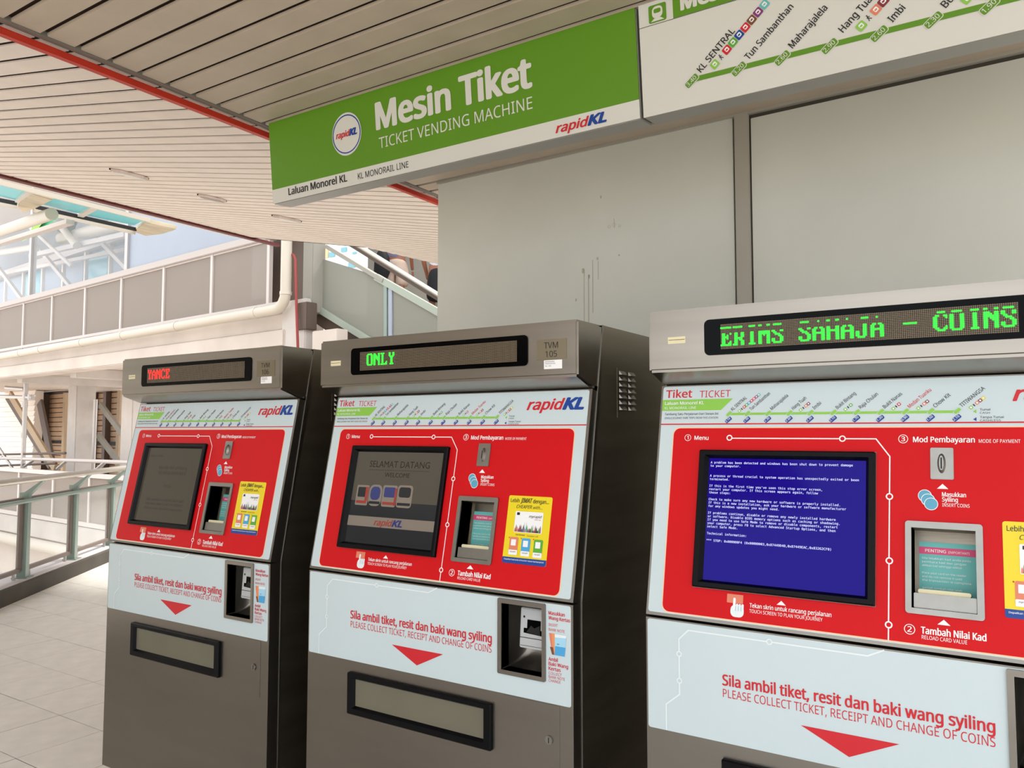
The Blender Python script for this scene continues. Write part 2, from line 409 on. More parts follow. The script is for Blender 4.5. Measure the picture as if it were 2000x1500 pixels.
# wall behind
wa = V3((WX(-1.943), CAM[1]+2.44*Zc, 0)); wb = V3((WX(0), CAM[1]+2.405*Zc, 0)); wu = (wb-wa)/np.linalg.norm(wb-wa); wn = np.cross(wu, V3((0, 0, 1)))
def wp(s, z, n=0): return wa+wu*s+V3((0, 0, z))-V3((wn[0], wn[1], 0))*(-n)
WF = Fr(wa+V3((0, 0, CE)), wu, (0, 0, -1))
LW = 5.2
wall = MB(); slab(wall, WF, [(0.0, -.03), (LW, -.03), (LW, CE), (0.0, CE)], -.16, -.012, 'walld')
wall_back = wall.build('wall_back'); tag(wall_back, 'grey panelled wall behind the ticket machines', kind='structure')
for (a, b, top) in ((.0, 1.672, .004), (1.752, 3.9, .03), (3.98, LW, .03)):
    mb = MB(); slab(mb, WF, [(a, top), (b, top), (b, CE-.03), (a, CE-.03)], -.012, 0, 'wall'); mb.build('wall_panel', wall_back, bevel=.002)
for s in (1.682, 3.91):
    mb = MB(); slab(mb, WF, [(s, .0), (s+.062, .0), (s+.062, CE), (s, CE)], -.012, .014, 'strip'); mb.build('joint_strip', wall_back, bevel=.003)
mb = MB(); slab(mb, WF, [(.0, -.01), (LW, -.01), (LW, .012), (.0, .012)], -.01, .012, 'strip'); mb.build('top_angle', wall_back)
# drips and scuffs on the wall
mb = MB()
for (s, z0, z1, wd) in ((.925, 2.12, 1.86, .005), (.952, 2.09, 1.83, .006), (.975, 2.16, 1.90, .004), (1.003, 2.15, 2.06, .004), (.918, 2.12, 2.10, .014), (1.0, 2.17, 2.155, .012), (.955, 2.09, 2.07, .012)):
    flat(mb, WF, rrect(s-wd/2, CE-z0, s+wd/2, CE-z1, wd*.4, 3), .0006, 'stain')if False else None
M['stain'] = mat('drip_stain', (196, 192, 174), .6)
for (s, z0, z1, wd) in ((.925, 2.12, 1.86, .004), (.950, 2.09, 1.83, .005), (.973, 2.16, 1.90, .0035), (1.003, 2.15, 2.06, .0035), (.920, 2.125, 2.10, .013), (1.0, 2.17, 2.155, .010), (.953, 2.09, 2.07, .010), (.88, 1.98, 1.965, .008), (1.115, 2.17, 2.16, .008), (1.02, 2.47, 2.455, .008)):
    flat(mb, WF, rrect(s-wd/2, CE-z0, s+wd/2, CE-z1, wd*.4, 3), .0006, 'stain')
for du, dv, r_ in ((.004, 0, .006), (.029, -.006, .0075), (.060, .004, .005)): ring(mb, WF, 1.06+du, CE-2.31+dv, r_, r_+.0018, .0006, 'stain', 9)
line(mb, WF, [(1.09, CE-2.345), (1.092, CE-2.30)], .003, .0006, 'stain')
mb.build('drip_marks', wall_back)

# floor
KA = V3((-6.192, 1.225, 0)); KD = V3((-.649, .761, 0)); KD /= np.linalg.norm(KD); KN = V3((-KD[1], KD[0], 0))
T = .3565
fl = MB(); kf = lambda s, off=0: KA+KD*s+KN*off
a_ = kf(-10); b_ = kf(9)
flp = [(5.2, -6.5), (5.2, 5.6), (b_[0], 5.6) if False else (kf(5.75)[0], kf(5.75)[1]), (a_[0], a_[1])]
fl.hexa([(x, y, -.25) for x, y in flp], [(x, y, -.004) for x, y in flp], 'grout')
floor = fl.build('floor'); tag(floor, 'pale square tiled station floor', kind='structure')
def clip(poly):
    out = []
    for i in range(len(poly)):
        p, q = V3(poly[i]), V3(poly[(i+1) % len(poly)])
        dp, dq = (p-KA[:2])@KN[:2], (q-KA[:2])@KN[:2]
        if dp <= 0: out.append(tuple(p))
        if (dp < 0 < dq) or (dq < 0 < dp): out.append(tuple(p+(q-p)*dp/(dp-dq)))
    return out
tproto = None; rest = MB()
for i in range(-14, 24):
    for j in range(-18, 20):
        x0 = -3.157+i*T; y0 = -.07+j*T
        if y0 > 5.3 or x0 > 5.0 or y0 < -6.4: continue
        g = .0022; pl = [(x0+g, y0+g), (x0+T-g, y0+g), (x0+T-g, y0+T-g), (x0+g, y0+T-g)]
        c = clip(pl)
        if len(c) < 3: continue
        vis = (x0 < -2.3 and y0 > -.9 and y0 < 3.2)
        zt = random.uniform(-.0006, .0006)
        if not vis:
            rest.add([(x, y, 0) for x, y in c], [tuple(range(len(c)))], 'tile'); continue
        if c == [tuple(p) for p in map(V3, pl)] or len(c) == 4 and all(abs(c[q][0]-pl[q][0]) < 1e-9 for q in range(4)):
            if tproto is None:
                m_ = MB(); m_.box((g, g, -.005), (T-g, T-g, 0), 'tile'); tproto = m_.build('tile', floor, bevel=.0012, seg=1); o = tproto
            else: o = tproto.copy(); COL.objects.link(o)
            o.location = (x0, y0, zt)
        else:
            m_ = MB(); m_.hexa([(x, y, -.005) for x, y in c], [(x, y, 0) for x, y in c], 'tile'); m_.build('tile', floor)
tag(rest.build('distant_tiles', floor), kind='stuff')
# kerb
kb = MB(); kb.hexa([kf(-10, 0)+V3((0, 0, z)) if False else kf(-10, o)+V3((0, 0, z)) for o, z in ((0, -.3), (0, .118), (.012, .13), (.36, .13), (.36, -.3))],
                   [kf(5.6, o)+V3((0, 0, z)) for o, z in ((0, -.3), (0, .118), (.012, .13), (.36, .13), (.36, -.3))], 'kerb')
kerb = kb.build('kerb'); tag(kerb, 'dark concrete kerb along the platform edge under the railing', 'kerb')
kt = MB(); kt.hexa([kf(-10, o)+V3((0, 0, z)) for o, z in ((.02, .13), (.35, .13), (.35, .134), (.02, .134))], [kf(5.6, o)+V3((0, 0, z)) for o, z in ((.02, .13), (.35, .13), (.35, .134), (.02, .134))], 'kerbtop'); kt.build('coping', kerb)
# ================================================================== RAILING
rl = empty('railing', tuple(kf(.6, .12))); tag(rl, 'grey green metal railing with glass panels on the kerb', 'railing')
RO = kf(.6, .12)
def R_(s, off, z): return kf(s, off)+V3((0, 0, z))-RO
posts = [-3.25, -2.3, -1.35, -.39, .56, 1.52, 2.47, 3.42, 4.37, 5.3]
for s in posts:
    m_ = MB(); m_.hexa([R_(s+a, .1+b, .134) for a, b in ((-.035, -.035), (.035, -.035), (.035, .035), (-.035, .035))], [R_(s+a, .1+b, .83) for a, b in ((-.032, -.035), (.032, -.035), (.032, .035), (-.032, .035))], 'railgrey')
    p = m_.build('post', rl, bevel=.004)
    m_ = MB(); m_.hexa([R_(s-.03, .10, .83), R_(s+.03, .10, .83), R_(s+.03, .07, .80), R_(s-.03, .07, .80)][::1], [R_(s-.03, -.055, .945), R_(s+.03, -.055, .945), R_(s+.03, -.045, .925), R_(s-.03, -.045, .925)], 'railgrey'); m_.build('handrail_arm', p)
    m_ = MB(); m_.hexa([R_(s+a, .1+b, .134) for a, b in ((-.065, -.06), (.065, -.06), (.065, .06), (-.065, .06))], [R_(s+a, .1+b, .142) for a, b in ((-.065, -.06), (.065, -.06), (.065, .06), (-.065, .06))], 'railgrey'); m_.build('base_plate', p)
m_ = MB(); m_.tube([R_(-5.5, -.055, .950), R_(5.4, -.055, .950)], .026, 'handrail', 14); m_.build('handrail', rl, smooth=True)
m_ = MB(); m_.tube([R_(-5.5, .045, .765), R_(5.4, .045, .765)], .017, 'railgrey', 12); m_.build('mid_rail', rl, smooth=True)
for a, b in zip(posts, posts[1:]):
    fr = MB(); x0, x1, z0, z1 = a+.05, b-.05, .20, .775
    for (p, q) in (((x0, z0), (x1, z0)), ((x0, z1), (x1, z1)), ((x0, z0), (x0, z1)), ((x1, z0), (x1, z1))):
        fr.bar(R_(p[0], .11, p[1]), R_(q[0], .11, q[1]), .03, .035, 'frame', up=tuple(KN))
    f_ = fr.build('glazing_frame', rl)
    g_ = MB(); g_.hexa([R_(x, .108, z) for x, z in ((x0, z0), (x1, z0), (x1, z1), (x0, z1))], [R_(x, .114, z) for x, z in ((x0, z0), (x1, z0), (x1, z1), (x0, z1))], 'glass'); g_.build('glass_pane', f_)
    for q in (x0+.08, x1-.08):
        m_ = MB(); m_.bar(R_(q, .11, .134), R_(q, .11, .2), .02, .02, 'galv', up=tuple(KN)); m_.build('clamp', f_)

# ================================================================== SIGNS
s0 = WX(-2.024); sTop = V3((s0, WY(1.666), WZ(1.0))); sBot = V3((s0, WY(1.691), WZ(.744)))
SF = Fr(sTop, (1, 0, 0), sBot-sTop); SH = .362
def sign_body(name, u0, u1, v0, label):
    th = empty(name, tuple(SF.p((u0+u1)/2, SH, -.04))); tag(th, label, 'sign')
    return th
def rel(mb, o): 
    off = V3(o.location); mb.v = [tuple(V3(p)-off) for p in mb.v]; return mb
th = sign_body('hanging_sign', 0, 1.797, 0, 'green hanging sign reading Mesin Tiket over the machines')
m_ = MB(); slab(m_, SF, [(.0, .0), (1.797, .0), (1.797, SH+.004), (.0, SH+.004)], -.10, 0, 'salu'); rel(m_, th).build('sign_box', th, bevel=.004)
m_ = MB(); slab(m_, SF, [(.001, .002), (1.795, .002), (1.795, .302), (.001, .302)], 0, .003, 'sgreen'); gp = rel(m_, th).build('green_panel', th)
m_ = MB(); slab(m_, SF, [(.001, .302), (1.795, .302), (1.795, .364), (.001, .364)], 0, .003, 'swhite'); wp_ = rel(m_, th).build('white_band', th)
m_ = MB()
disc(m_, SF, .478, .147, .084, .0045, 'swhite', 48, .089); ring(m_, SF, .478, .147, .0755, .0805, .0052, 'blueink', 48)
rapid(m_, SF, .418, .157, .536, .026, .0055)
txt(m_, SF, 'Mesin', .650, .163, 1.022, .104, 'swhite', .026, n=.0045); txt(m_, SF, 'Tiket', 1.075, .163, 1.385, .106, 'swhite', .026, n=.0045)
txt(m_, SF, 'TICKET VENDING MACHINE', .655, .242, 1.388, .043, 'swhite', 0, n=.0045)
rel(m_, th).build('sign_lettering', th)
m_ = MB()
txt(m_, SF, 'Laluan Monorel KL', .107, .342, .466, .030, 'black', .014, n=.0045); rel(m_, th).build('band_lettering', th); m_ = MB(); txt(m_, SF, 'KL MONORAIL LINE', .528, .345, .803, .025, 'black', 0, n=.0045)
rel(m_, th).build('band_lettering', th); m_ = MB(); rapid(m_, SF, 1.478, .348, 1.672, .032, .0045)
rel(m_, th).build('band_lettering', th)
th = sign_body('route_map_sign', 1.806, 3.9, 0, 'white hanging sign with the green monorail fare line map')
m_ = MB(); slab(m_, SF, [(1.806, .0), (3.9, .0), (3.9, SH+.004), (1.806, SH+.004)], -.10, 0, 'salu'); rel(m_, th).build('sign_box', th, bevel=.004)
m_ = MB(); slab(m_, SF, [(1.808, .001), (3.898, .001), (3.898, .366), (1.808, .366)], 0, .003, 'swhite'); rel(m_, th).build('white_panel', th)
m_ = MB()
line(m_, SF, [(1.809, .0765), (3.9, .0765)], .0015, .0045, 'black')
flat(m_, SF, [(1.926, .001), (2.45, .001), (2.40, .075), (1.926, .075)], .0045, 'sgreen'); txt(m_, SF, 'Mesin Tiket', 1.955, .057, 2.30, .05, 'swhite', .03, n=.0055)
flat(m_, SF, rrect(1.843, .014, 1.903, .071, .006, 3), .0045, 'sgreen')
flat(m_, SF, rrect(1.855, .020, 1.891, .058, .014, 4), .0052, 'swhite'); flat(m_, SF, rrect(1.861, .028, 1.885, .042, .005, 3), .0058, 'sgreen')
flat(m_, SF, [(1.85, .067), (1.862, .058), (1.884, .058), (1.896, .067)], .0052, 'swhite')
def route(mb, F, pts, names, k, lw, ch, bw, bh, n, gap):
    line(mb, F, [(pts[0][0], pts[0][1]), (pts[-1][0]+gap, pts[-1][1])], lw, n, 'sgreen' if k else 'greenink')
NX = [1.977, 2.127, 2.257, 2.390, 2.521, 2.655, 2.785, 2.915, 3.045, 3.175, 3.305]
line(m_, SF, [(1.985, .283), (3.32, .283)], .016, .0045, 'sgreen')
fares = ['3.40', '3.20', '2.60', '2.90', '2.60', '2.30', '1.90', '1.60', '1.20', '1.20', '2.10']
for x, f_ in zip(NX, fares):
    rquad(m_, SF, x, .286, .050, .024, 38, .0048, 'swhite', .006); rquad(m_, SF, x, .286, .046, .020, 38, .0052, 'sgreen', .005)
    txt(m_, SF, f_, x-.017, .303, x+.018, .014, 'swhite', .004, n=.0056, rot=38) if False else txt(m_, SF, f_, x-.0115, .3025, x+.0245, .0135, 'swhite', .006, n=.0056, rot=38)
nm = [('KL SENTRAL', 2.008, .268, .150), ('Tun Sambanthan', 2.158, .267, .183), ('Maharajalela', 2.288, .266, .135), ('Hang Tuah', 2.428, .258, .12), ('Imbi', 2.556, .265, .045), ('Bukit Bintang', 2.686, .263, .15), ('Raja Chulan', 2.816, .263, .13), ('Bukit Nanas', 2.946, .263, .13), ('Medan Tuanku', 3.076, .263, .15), ('Chow Kit', 3.206, .263, .10), ('TITIWANGSA', 3.336, .263, .14)]
for s, x, v, L in nm: txt(m_, SF, s, x, v, x+L, .021, 'redink' if s.startswith('Medan') else 'black', .008, n=.0048, rot=41)
def icons(mb, F, u, v, cols, sz, step, n=.0048):
    for i, c in enumerate(cols):
        x, y = u+i*step, v-i*step*.87
        if c == 'walk':
            c_, s_ = math.cos(math.radians(41)), math.sin(math.radians(41)); q = lambda a, b: (x+a*c_-b*s_, y-(a*s_+b*c_))
            disc(mb, F, *q(.001, .0085), .0019, n, 'black', 10)
            for a_, b_ in (((.0005, .006), (-.0005, 0)), ((-.0005, 0), (.004, -.008)), ((-.0005, 0), (-.0045, -.008)), ((.0005, .005), (.0045, .001)), ((.0005, .005), (-.0035, .001))): line(mb, F, [q(*a_), q(*b_)], .0020, n, 'black')
            continue
        rquad(mb, F, x, y, sz, sz, 41, n, c, sz*.15); rquad(mb, F, x, y-sz*.04, sz*.5, sz*.55, 41, n+.0004, 'whiteink', sz*.12); rquad(mb, F, x, y, sz*.3, sz*.2, 41, n+.0008, c)
icons(m_, SF, 2.053, .253, ['greenink', 'walk', 'redink', 'green2', 'blueink', 'redink', 'brown', 'purple', 'teal'], .0245, .0199)
icons(m_, SF, 2.476, .252, ['greenink', 'walk', 'tan', 'maroon'], .0245, .0196)
icons(m_, SF, 2.735, .252, ['greenink', 'walk', 'green2'], .0245, .0196)
rel(m_, th).build('route_map_lettering', th)

# ================================================================== TICKET MACHINES
W = .928
DU = Fr((0, .111, 1.4347), (1, 0, 0), (0, -.111, -.5331))
LL = math.hypot(.111, .5331)
DL = Fr((0, 0, .9016-.006), (1, 0, 0), (0, 0, -1))
DH = Fr((0, .0285, 1.609), (1, 0, 0), (0, 0, -1))
SCR = (.109, .160, .487, .472); CRD = (.553, .311, .664, .466); NOTE = (.719, .017, .841, .186)
TRAY = (.190, .289, .675, .385)
mach = empty('ticket_machine')
# cabinet shell (front left open, closed by the doors)
prof = [(.045, .06), (.045, .897), (.171, 1.609), (1.0, 1.609), (1.0, .06)]
m_ = MB(); n5 = len(prof)
m_.add([(0, y, z) for y, z in prof]+[(W, y, z) for y, z in prof], [(0, 1, 2, 3, 4), (5+4, 5+3, 5+2, 5+1, 5), (2, 7, 8, 3), (3, 8, 9, 4), (4, 9, 5, 0)], 'steeld')
cab = m_.build('cabinet', mach)
for x in (-.0008, W+.0008):
    m_ = MB()   # bright rolled lip of the shell
    for (y0, z0), (y1, z1) in (((.045, .06), (.045, .897)), ((.045, .897), (.171, 1.609))): m_.bar((x, y0, z0), (x, y1, z1), .003, .004, 'steelb', up=(0, 1, 0))
    m_.build('edge_lip', cab)
m_ = MB(); m_.box((.03, .06, 0), (W-.03, .96, .06), 'dark'); m_.build('plinth', mach)
# vents on both sides
for x, sg in ((W, 1), (0, -1)):
    m_ = MB(); m_.box((min(x, x+.0008*sg), .258, 1.362), (max(x, x+.0008*sg), .385, 1.500), 'steeld'); vp = m_.build('vent_panel', mach)
    lm = None
    for i in range(7):
        for yy in (.270, .330):
            z = 1.482-i*.0165
            if lm is None:
                q = MB(); x1 = .0008*sg; q.hexa([(x1, 0, 0), (x1, .042, 0), (x1, .042, .011), (x1, 0, .011)], [(x1+.008*sg, .004, 0), (x1+.008*sg, .038, 0), (x1, .038, .0105), (x1, .004, .0105)], 'steel'); o = q.build('louvre', vp); lm = o
            else: o = lm.copy(); COL.objects.link(o)
            o.location = (x, yy, z)
# header
hp = [(.0285, 1.609), (.0285, 1.464), (.109, 1.437), (.166, 1.437), (.171, 1.609)]
m_ = MB(); m_.hexa([(0, y, z) for y, z in hp], [(W, y, z) for y, z in hp], 'steelh'); head = m_.build('header', mach, bevel=.006, smooth=True)
m_ = MB(); slab(m_, DH, rrect(.139, .031, .780, .113, .012), 0, .003, 'gloss'); disp = m_.build('led_display', mach, label=None) if False else m_.build('led_display', mach)
PX = .57/160; U0, V0 = .1775, .0440
m_ = MB(); flat(m_, DH, [(.176, .0425), (.749, .0425), (.749, .1025), (.176, .1025)], .0033, 'gloss')
for i in range(160):
    for j in range(16):
        u, v = U0+i*PX, V0+j*PX; flat(m_, DH, [(u+.0004, v+.0004), (u+PX-.0004, v+.0004), (u+PX-.0004, v+PX-.0004), (u+.0004, v+PX-.0004)], .0036, 'ledoff')
tag(m_.build('led_grid', disp), kind='stuff')
m_ = MB(); slab(m_, DH, rrect(.808, .047, .897, .100, .001), 0, .0015, 'plate'); nplate = m_.build('number_plate', mach)
m_ = MB(); slab(m_, DH, rrect(.829, .1015, .883, .1245, .001), 0, .0006, 'whiteink')
txt(m_, DH, 'RANGKAIAN', .833, .107, .860, .003, 'black', n=.001); txt(m_, DH, 'PENGANGKUTAN', .833, .112, .863, .003, 'black', n=.001); txt(m_, DH, 'No. 105', .833, .118, .850, .003, 'black', n=.001)
m_.build('asset_sticker', mach)
m_ = MB(); slab(m_, DH, rrect(.050, .065, .093, .081, .001), 0, .0007, 'creamp'); line(m_, DH, [(.052, .072), (.091, .072)], .0012, .0011, 'brown'); m_.build('maker_label', mach)
# upper door
m_ = MB(); plate(m_, DU, (.0, .0, W, LL), [SCR, CRD], -.048, 0, 'steel'); ud = m_.build('upper_door', mach)
m_ = MB(); plate(m_, DU, (.005, .003, W-.008, LL-.007), [(SCR[0]-.001, SCR[1]-.001, SCR[2]+.001, SCR[3]+.001), CRD], .0002, .0010, 'white', r=.006); m_.build('white_fascia', ud)
m_ = MB()
for (r_, n_, k_, rd) in (((.037, .1045, .8895, .5355), .0013, 'cream', .018), ((.0395, .107, .887, .533), .0017, 'red', .016)):
    plate(m_, DU, r_, [(SCR[0]-.001, SCR[1]-.001, SCR[2]+.001, SCR[3]+.001), CRD], n_, n_, k_, r=rd)
m_.build('red_field', ud)
m_ = MB(); N = .0022
flat(m_, DU, [(.005, .0955), (.920, .0955), (.920, .0985), (.005, .0985)], .0014, 'redink')
txt(m_, DU, 'Tiket', .013, .031, .079, .019, 'redink', .012); txt(m_, DU, 'TICKET', .098, .032, .173, .0165, 'redink', -.006)
N1 = .0014
def T_(*a, **k): k.setdefault('n', N1); txt(m_, DU, *a, **k)
m_ = MB()
flat(m_, DU, [(.005, .0955), (.920, .0955), (.920, .0985), (.005, .0985)], .0014, 'redink')
T_('Tiket', .013, .031, .079, .019, 'redink', .012); T_('TICKET', .098, .032, .173, .0165, 'redink', -.004)
flat(m_, DU, [(.005, .036), (.179, .036), (.152, .0635), (.005, .0635)], N1, 'greenink')
T_('Laluan Monorel KL', .012, .0485, .110, .0075, 'whiteink', .012, n=.002); T_('KL MONORAIL LINE', .012, .0595, .091, .0058, 'whiteink', 0, n=.002)
T_('Tambang Satu Perjalanan Dari Stesen Ini', .013, .0745, .146, .0055, 'black', .006); T_('SINGLE JOURNEY FARE TRIPS FROM THIS STATION', .013, .084, .146, .0048, 'black', 0)
SX = [.170, .213, .260, .307, .352, .400, .447, .494, .541, .588, .635]
line(m_, DU, [(.170, .0735), (.639, .0745)], .0055, N1, 'greenink')
nm2 = ['KL SENTRAL', 'Tun Sambanthan', 'Maharajalela', 'Hang Tuah', 'Imbi', 'Bukit Bintang', 'Raja Chulan', 'Bukit Nanas', 'Medan Tuanku', 'Chow Kit', 'TITIWANGSA']
ln2 = [.044, .057, .048, .038, .020, .050, .046, .045, .055, .038, .056]
ic2 = {0: ['greenink', 'k', 'redink', 'green2', 'sky', 'redink', 'pink', 'purple', 'teal'], 3: ['greenink', 'k', 'tan', 'maroon'], 5: ['greenink', 'k', 'green2'], 7: ['greenink', 'k', 'redink'], 8: ['greenink', 'k', 'tan', 'maroon'], 10: ['greenink', 'k', 'tan', 'maroon', 'yellow']}
fr2 = ['3.10', '2.90', '2.30', '2.60', '2.30', '2.10', '1.70', '1.30', '0.90', '1.50', '2.10']
for i, x in enumerate(SX):
    T_(nm2[i], x+.010, .066, x+.010+ln2[i], .0078, 'redink' if i == 8 else 'black', .004, rot=42)
    rquad(m_, DU, x+.002, .073, .016, .008, 42, .0019, 'white', .002); rquad(m_, DU, x+.002, .073, .014, .0065, 42, .0023, 'greenink', .002)
    rquad(m_, DU, x+.001, .0875, .0165, .0085, 42, .0019, 'blueink', .002); txt(m_, DU, fr2[i], x-.0035, .0935, x+.0095, .0048, 'whiteink', .004, n=.0024, rot=42)
    if i in ic2:
        for j, c in enumerate(ic2[i]):
            a, b = x+.026+j*.0054, .0665-j*.0047
            if c == 'k': rquad(m_, DU, a, b, .0022, .005, 42, .0019, 'black'); continue
            rquad(m_, DU, a, b, .0064, .0064, 42, .0019, c, .001); rquad(m_, DU, a, b, .003, .0034, 42, .0023, 'whiteink')
flat(m_, DU, [(.670, .0705), (.670, .0785), (.664, .0745)], N1, 'greenink'); flat(m_, DU, [(.670, .0865), (.670, .0945), (.664, .0905)], N1, 'blueink')
T_('Tunai', .676, .073, .694, .0045, 'black', .006); T_('CASH', .676, .0795, .693, .004, 'black'); T_('Tanpa Tunai', .676, .0885, .716, .0045, 'black', .006); T_('CASHLESS', .676, .095, .711, .004, 'black')
rapid(m_, DU, .733, .054, .905, .030, .0015)
m_.build('route_lettering', ud)
m_ = MB()
def W_(*a, **k): k.setdefault('n', N); txt(m_, DU, *a, **k)
def num(c, u, v, r=.0125):
    ring(m_, DU, u, v, r*.86, r, N, 'whiteink', 24); W_(c, u-r*(.25 if c == '1' else .38), v+r*.5, u+r*(.2 if c == '1' else .38), r*1.05, 'whiteink', .01)
num('1', .0755, .130, .008); W_('Menu', .092, .135, .126, .0095, 'whiteink', .012)
PL = [(.1785, .131), (.487, .131), (.5135, .168), (.5115, .5325)]
line(m_, DU, PL, .0024, N, 'whiteink')
for u, v in ((.176, .130), (.421, .131), (.513, .251), (.513, .380), (.512, .504)):
    disc(m_, DU, u, v, .0050, .0025, 'red', 18); ring(m_, DU, u, v, .0044, .0070, .0028, 'whiteink', 18)
num('3', .5385, .131, .0092); W_('Mod Pembayaran', .557, .1375, .666, .0110, 'whiteink', .014); W_('MODE OF PAYMENT', .673, .1380, .742, .0070, 'whiteink', -.004)
flat(m_, DU, [(.599, .2315), (.619, .2315), (.609, .2215)], N, 'whiteink')
for i, (u, v) in enumerate(((.5775, .2465), (.5830, .2545), (.5885, .2625))): disc(m_, DU, u, v, .0125, .0022+i*.0006, 'whiteink', 22); disc(m_, DU, u, v, .0112, .0025+i*.0006, 'coin', 22)
W_('Masukkan', .608, .2465, .649, .0085, 'whiteink', .012); W_('Syiling', .608, .2565, .635, .0085, 'whiteink', .012); W_('INSERT COINS', .608, .2665, .655, .0066, 'whiteink', -.003)
flat(m_, DU, [(.597, .4925), (.619, .4925), (.608, .4825)], N, 'whiteink')
num('2', .549, .5075, .0098); W_('Tambah Nilai Kad', .569, .5125, .677, .0125, 'whiteink', .016); W_('RELOAD CARD VALUE', .570, .5225, .646, .0070, 'whiteink', -.002)
flat(m_, DU, rrect(.188, .479, .2235, .4975, .001), N, 'tan')
flat(m_, DU, rrect(.2020, .486, .2075, .512, .0026, 4), .0026, 'whiteink'); flat(m_, DU, rrect(.197, .501, .226, .5265, .010, 4), .0025, 'pale'); 
for q in range(3): flat(m_, DU, rrect(.2085+q*.006, .498, .2135+q*.006, .512, .002, 3), .0026, 'pale')
line(m_, DU, [(.208, .503), (.208, .513)], .0008, .003, 'coin'); line(m_, DU, [(.214, .503), (.214, .513)], .0008, .003, 'coin'); line(m_, DU, [(.220, .504), (.220, .513)], .0008, .003, 'coin')
flat(m_, DU, [(.295, .4905), (.314, .4905), (.3045, .4815)], N, 'whiteink')
W_('Tekan skrin untuk rancang perjalanan', .238, .5025, .405, .0088, 'whiteink', .008); W_('TOUCH SCREEN TO PLAN YOUR JOURNEY', .238, .5135, .388, .0072, 'whiteink', -.003)
m_.build('instruction_lettering', ud)
# monitor
m_ = MB(); o_ = SCR; i_ = (.131, .178, .468, .454)
def frame(mb, F, O, I, n0, n1, n2, k, r=.004):
    A = rrect(*O, r); Bq = rrect(*I, 0.0008)
    cnt = len(A)
    for (p, a), (q, b) in (((A, n0), (A, n1)), ((A, n1), (Bq, n2))):
        mb.add([F.p(u, v, a) for u, v in p]+[F.p(u, v, b) for u, v in q], [(j, (j+1) % cnt, cnt+(j+1) % cnt, cnt+j) for j in range(cnt)], k)
def rr(O, r): return rrect(*O, r)
c = .006
m_ = MB(); frame(m_, DU, o_, (o_[0]+.003, o_[1]+.003, o_[2]-.003, o_[3]-.003), -.005, .010, .013, 'bezel'); frame(m_, DU, (o_[0]+.003, o_[1]+.003, o_[2]-.003, o_[3]-.003), (o_[0]+.014, o_[1]+.012, o_[2]-.012, o_[3]-.012), .013, .013, .013, 'bezel', .003); frame(m_, DU, (o_[0]+.014, o_[1]+.012, o_[2]-.012, o_[3]-.012), i_, .013, .013, .001, 'bezel', .002)
mon = m_.build('monitor_frame', mach)
# coin slot
m_ = MB(); slab(m_, DU, rrect(.588, .149, .629, .213, .003), .001, .005, 'steelb'); cs = m_.build('coin_slot', mach, bevel=.001)
m_ = MB(); pts = [(.608+.0075*math.cos(a), .181+.020*math.sin(a)) for a in [2*math.pi*i/20 for i in range(20)]]
m_.hexa([DU.p(u, v, .005) for u, v in pts], [DU.p(.608+(u-.608)*.55, .181+(v-.181)*.75, .012) for u, v in pts], 'steelb'); m_.build('slot_boss', cs, smooth=True)
m_ = MB(); slab(m_, DU, rrect(.6068, .170, .6092, .193, .001), .0119, .0124, 'dark'); m_.build('slot', cs)
# card niche
co = (.542, .298, .676, .477)
m_ = MB(); plate(m_, DU, co, [CRD], .0005, .006, 'steelb', r=.006); cn = m_.build('card_niche', mach)
m_ = MB(); u0, v0, u1, v1 = CRD; D = -.055
q = [DU.p(*p) for p in ((u0, v0, .002), (u1, v0, .002), (u1, v1, .002), (u0, v1, .002), (u0, v0, D), (u1, v0, D), (u1, v1, D), (u0, v1, D))]
m_.add(q, [(0, 1, 5, 4), (1, 2, 6, 5), (2, 3, 7, 6), (3, 0, 4, 7), (4, 5, 6, 7)], 'steeld'); m_.build('niche_lining', cn)
m_ = MB(); slab(m_, DU, [(u0+.008, v0+.022), (u1-.001, v0+.022), (u1-.001, .445), (u0+.008, .445)], D+.002, D+.004, 'teal'); flat(m_, DU, [(u0+.008, v0+.032), (u1-.001, v0+.032), (u1-.001, v0+.046), (u0+.008, v0+.046)], D+.0045, 'pink')
nc = m_
txt(m_, DU, 'PENTING', u0+.019, v0+.042, u0+.056, .006, 'whiteink', .01, n=D+.005); txt(m_, DU, '(IMPORTANT)', u0+.060, v0+.042, u1-.014, .0045, 'whiteink', 0, n=D+.005)
for i, s in enumerate(['Sila letakkan kad anda pada', 'pembaca kad dan jangan', 'alihkan kad sehingga selesai', '', 'Place your card on the reader', 'and do not remove it until', 'the transaction is complete', '', 'Jumlah tambah nilai ialah', 'mengikut nilai yang dipilih', 'Please check your balance', 'before leaving the machine']):
    if s: txt(m_, DU, s, u0+.013, v0+.056+i*.0073, u1-.012-(i % 3)*.008, .0038, 'whiteink', 0, n=D+.005)
m_.build('notice_card', cn)
m_ = MB(); slab(m_, DU, rrect(u0+.003, .437, u1-.001, v1-.001, .002), D, -.002, 'steelb'); m_.build('card_cradle', cn, bevel=.001)
m_ = MB(); pts = rrect(u0+.010, .4285, u1-.010, .4375, .004); m_.hexa([DU.p(u, v, -.030) for u, v in pts], [DU.p(u, v, -.008) for u, v in pts], 'creamp'); m_.build('card_rest', cn)
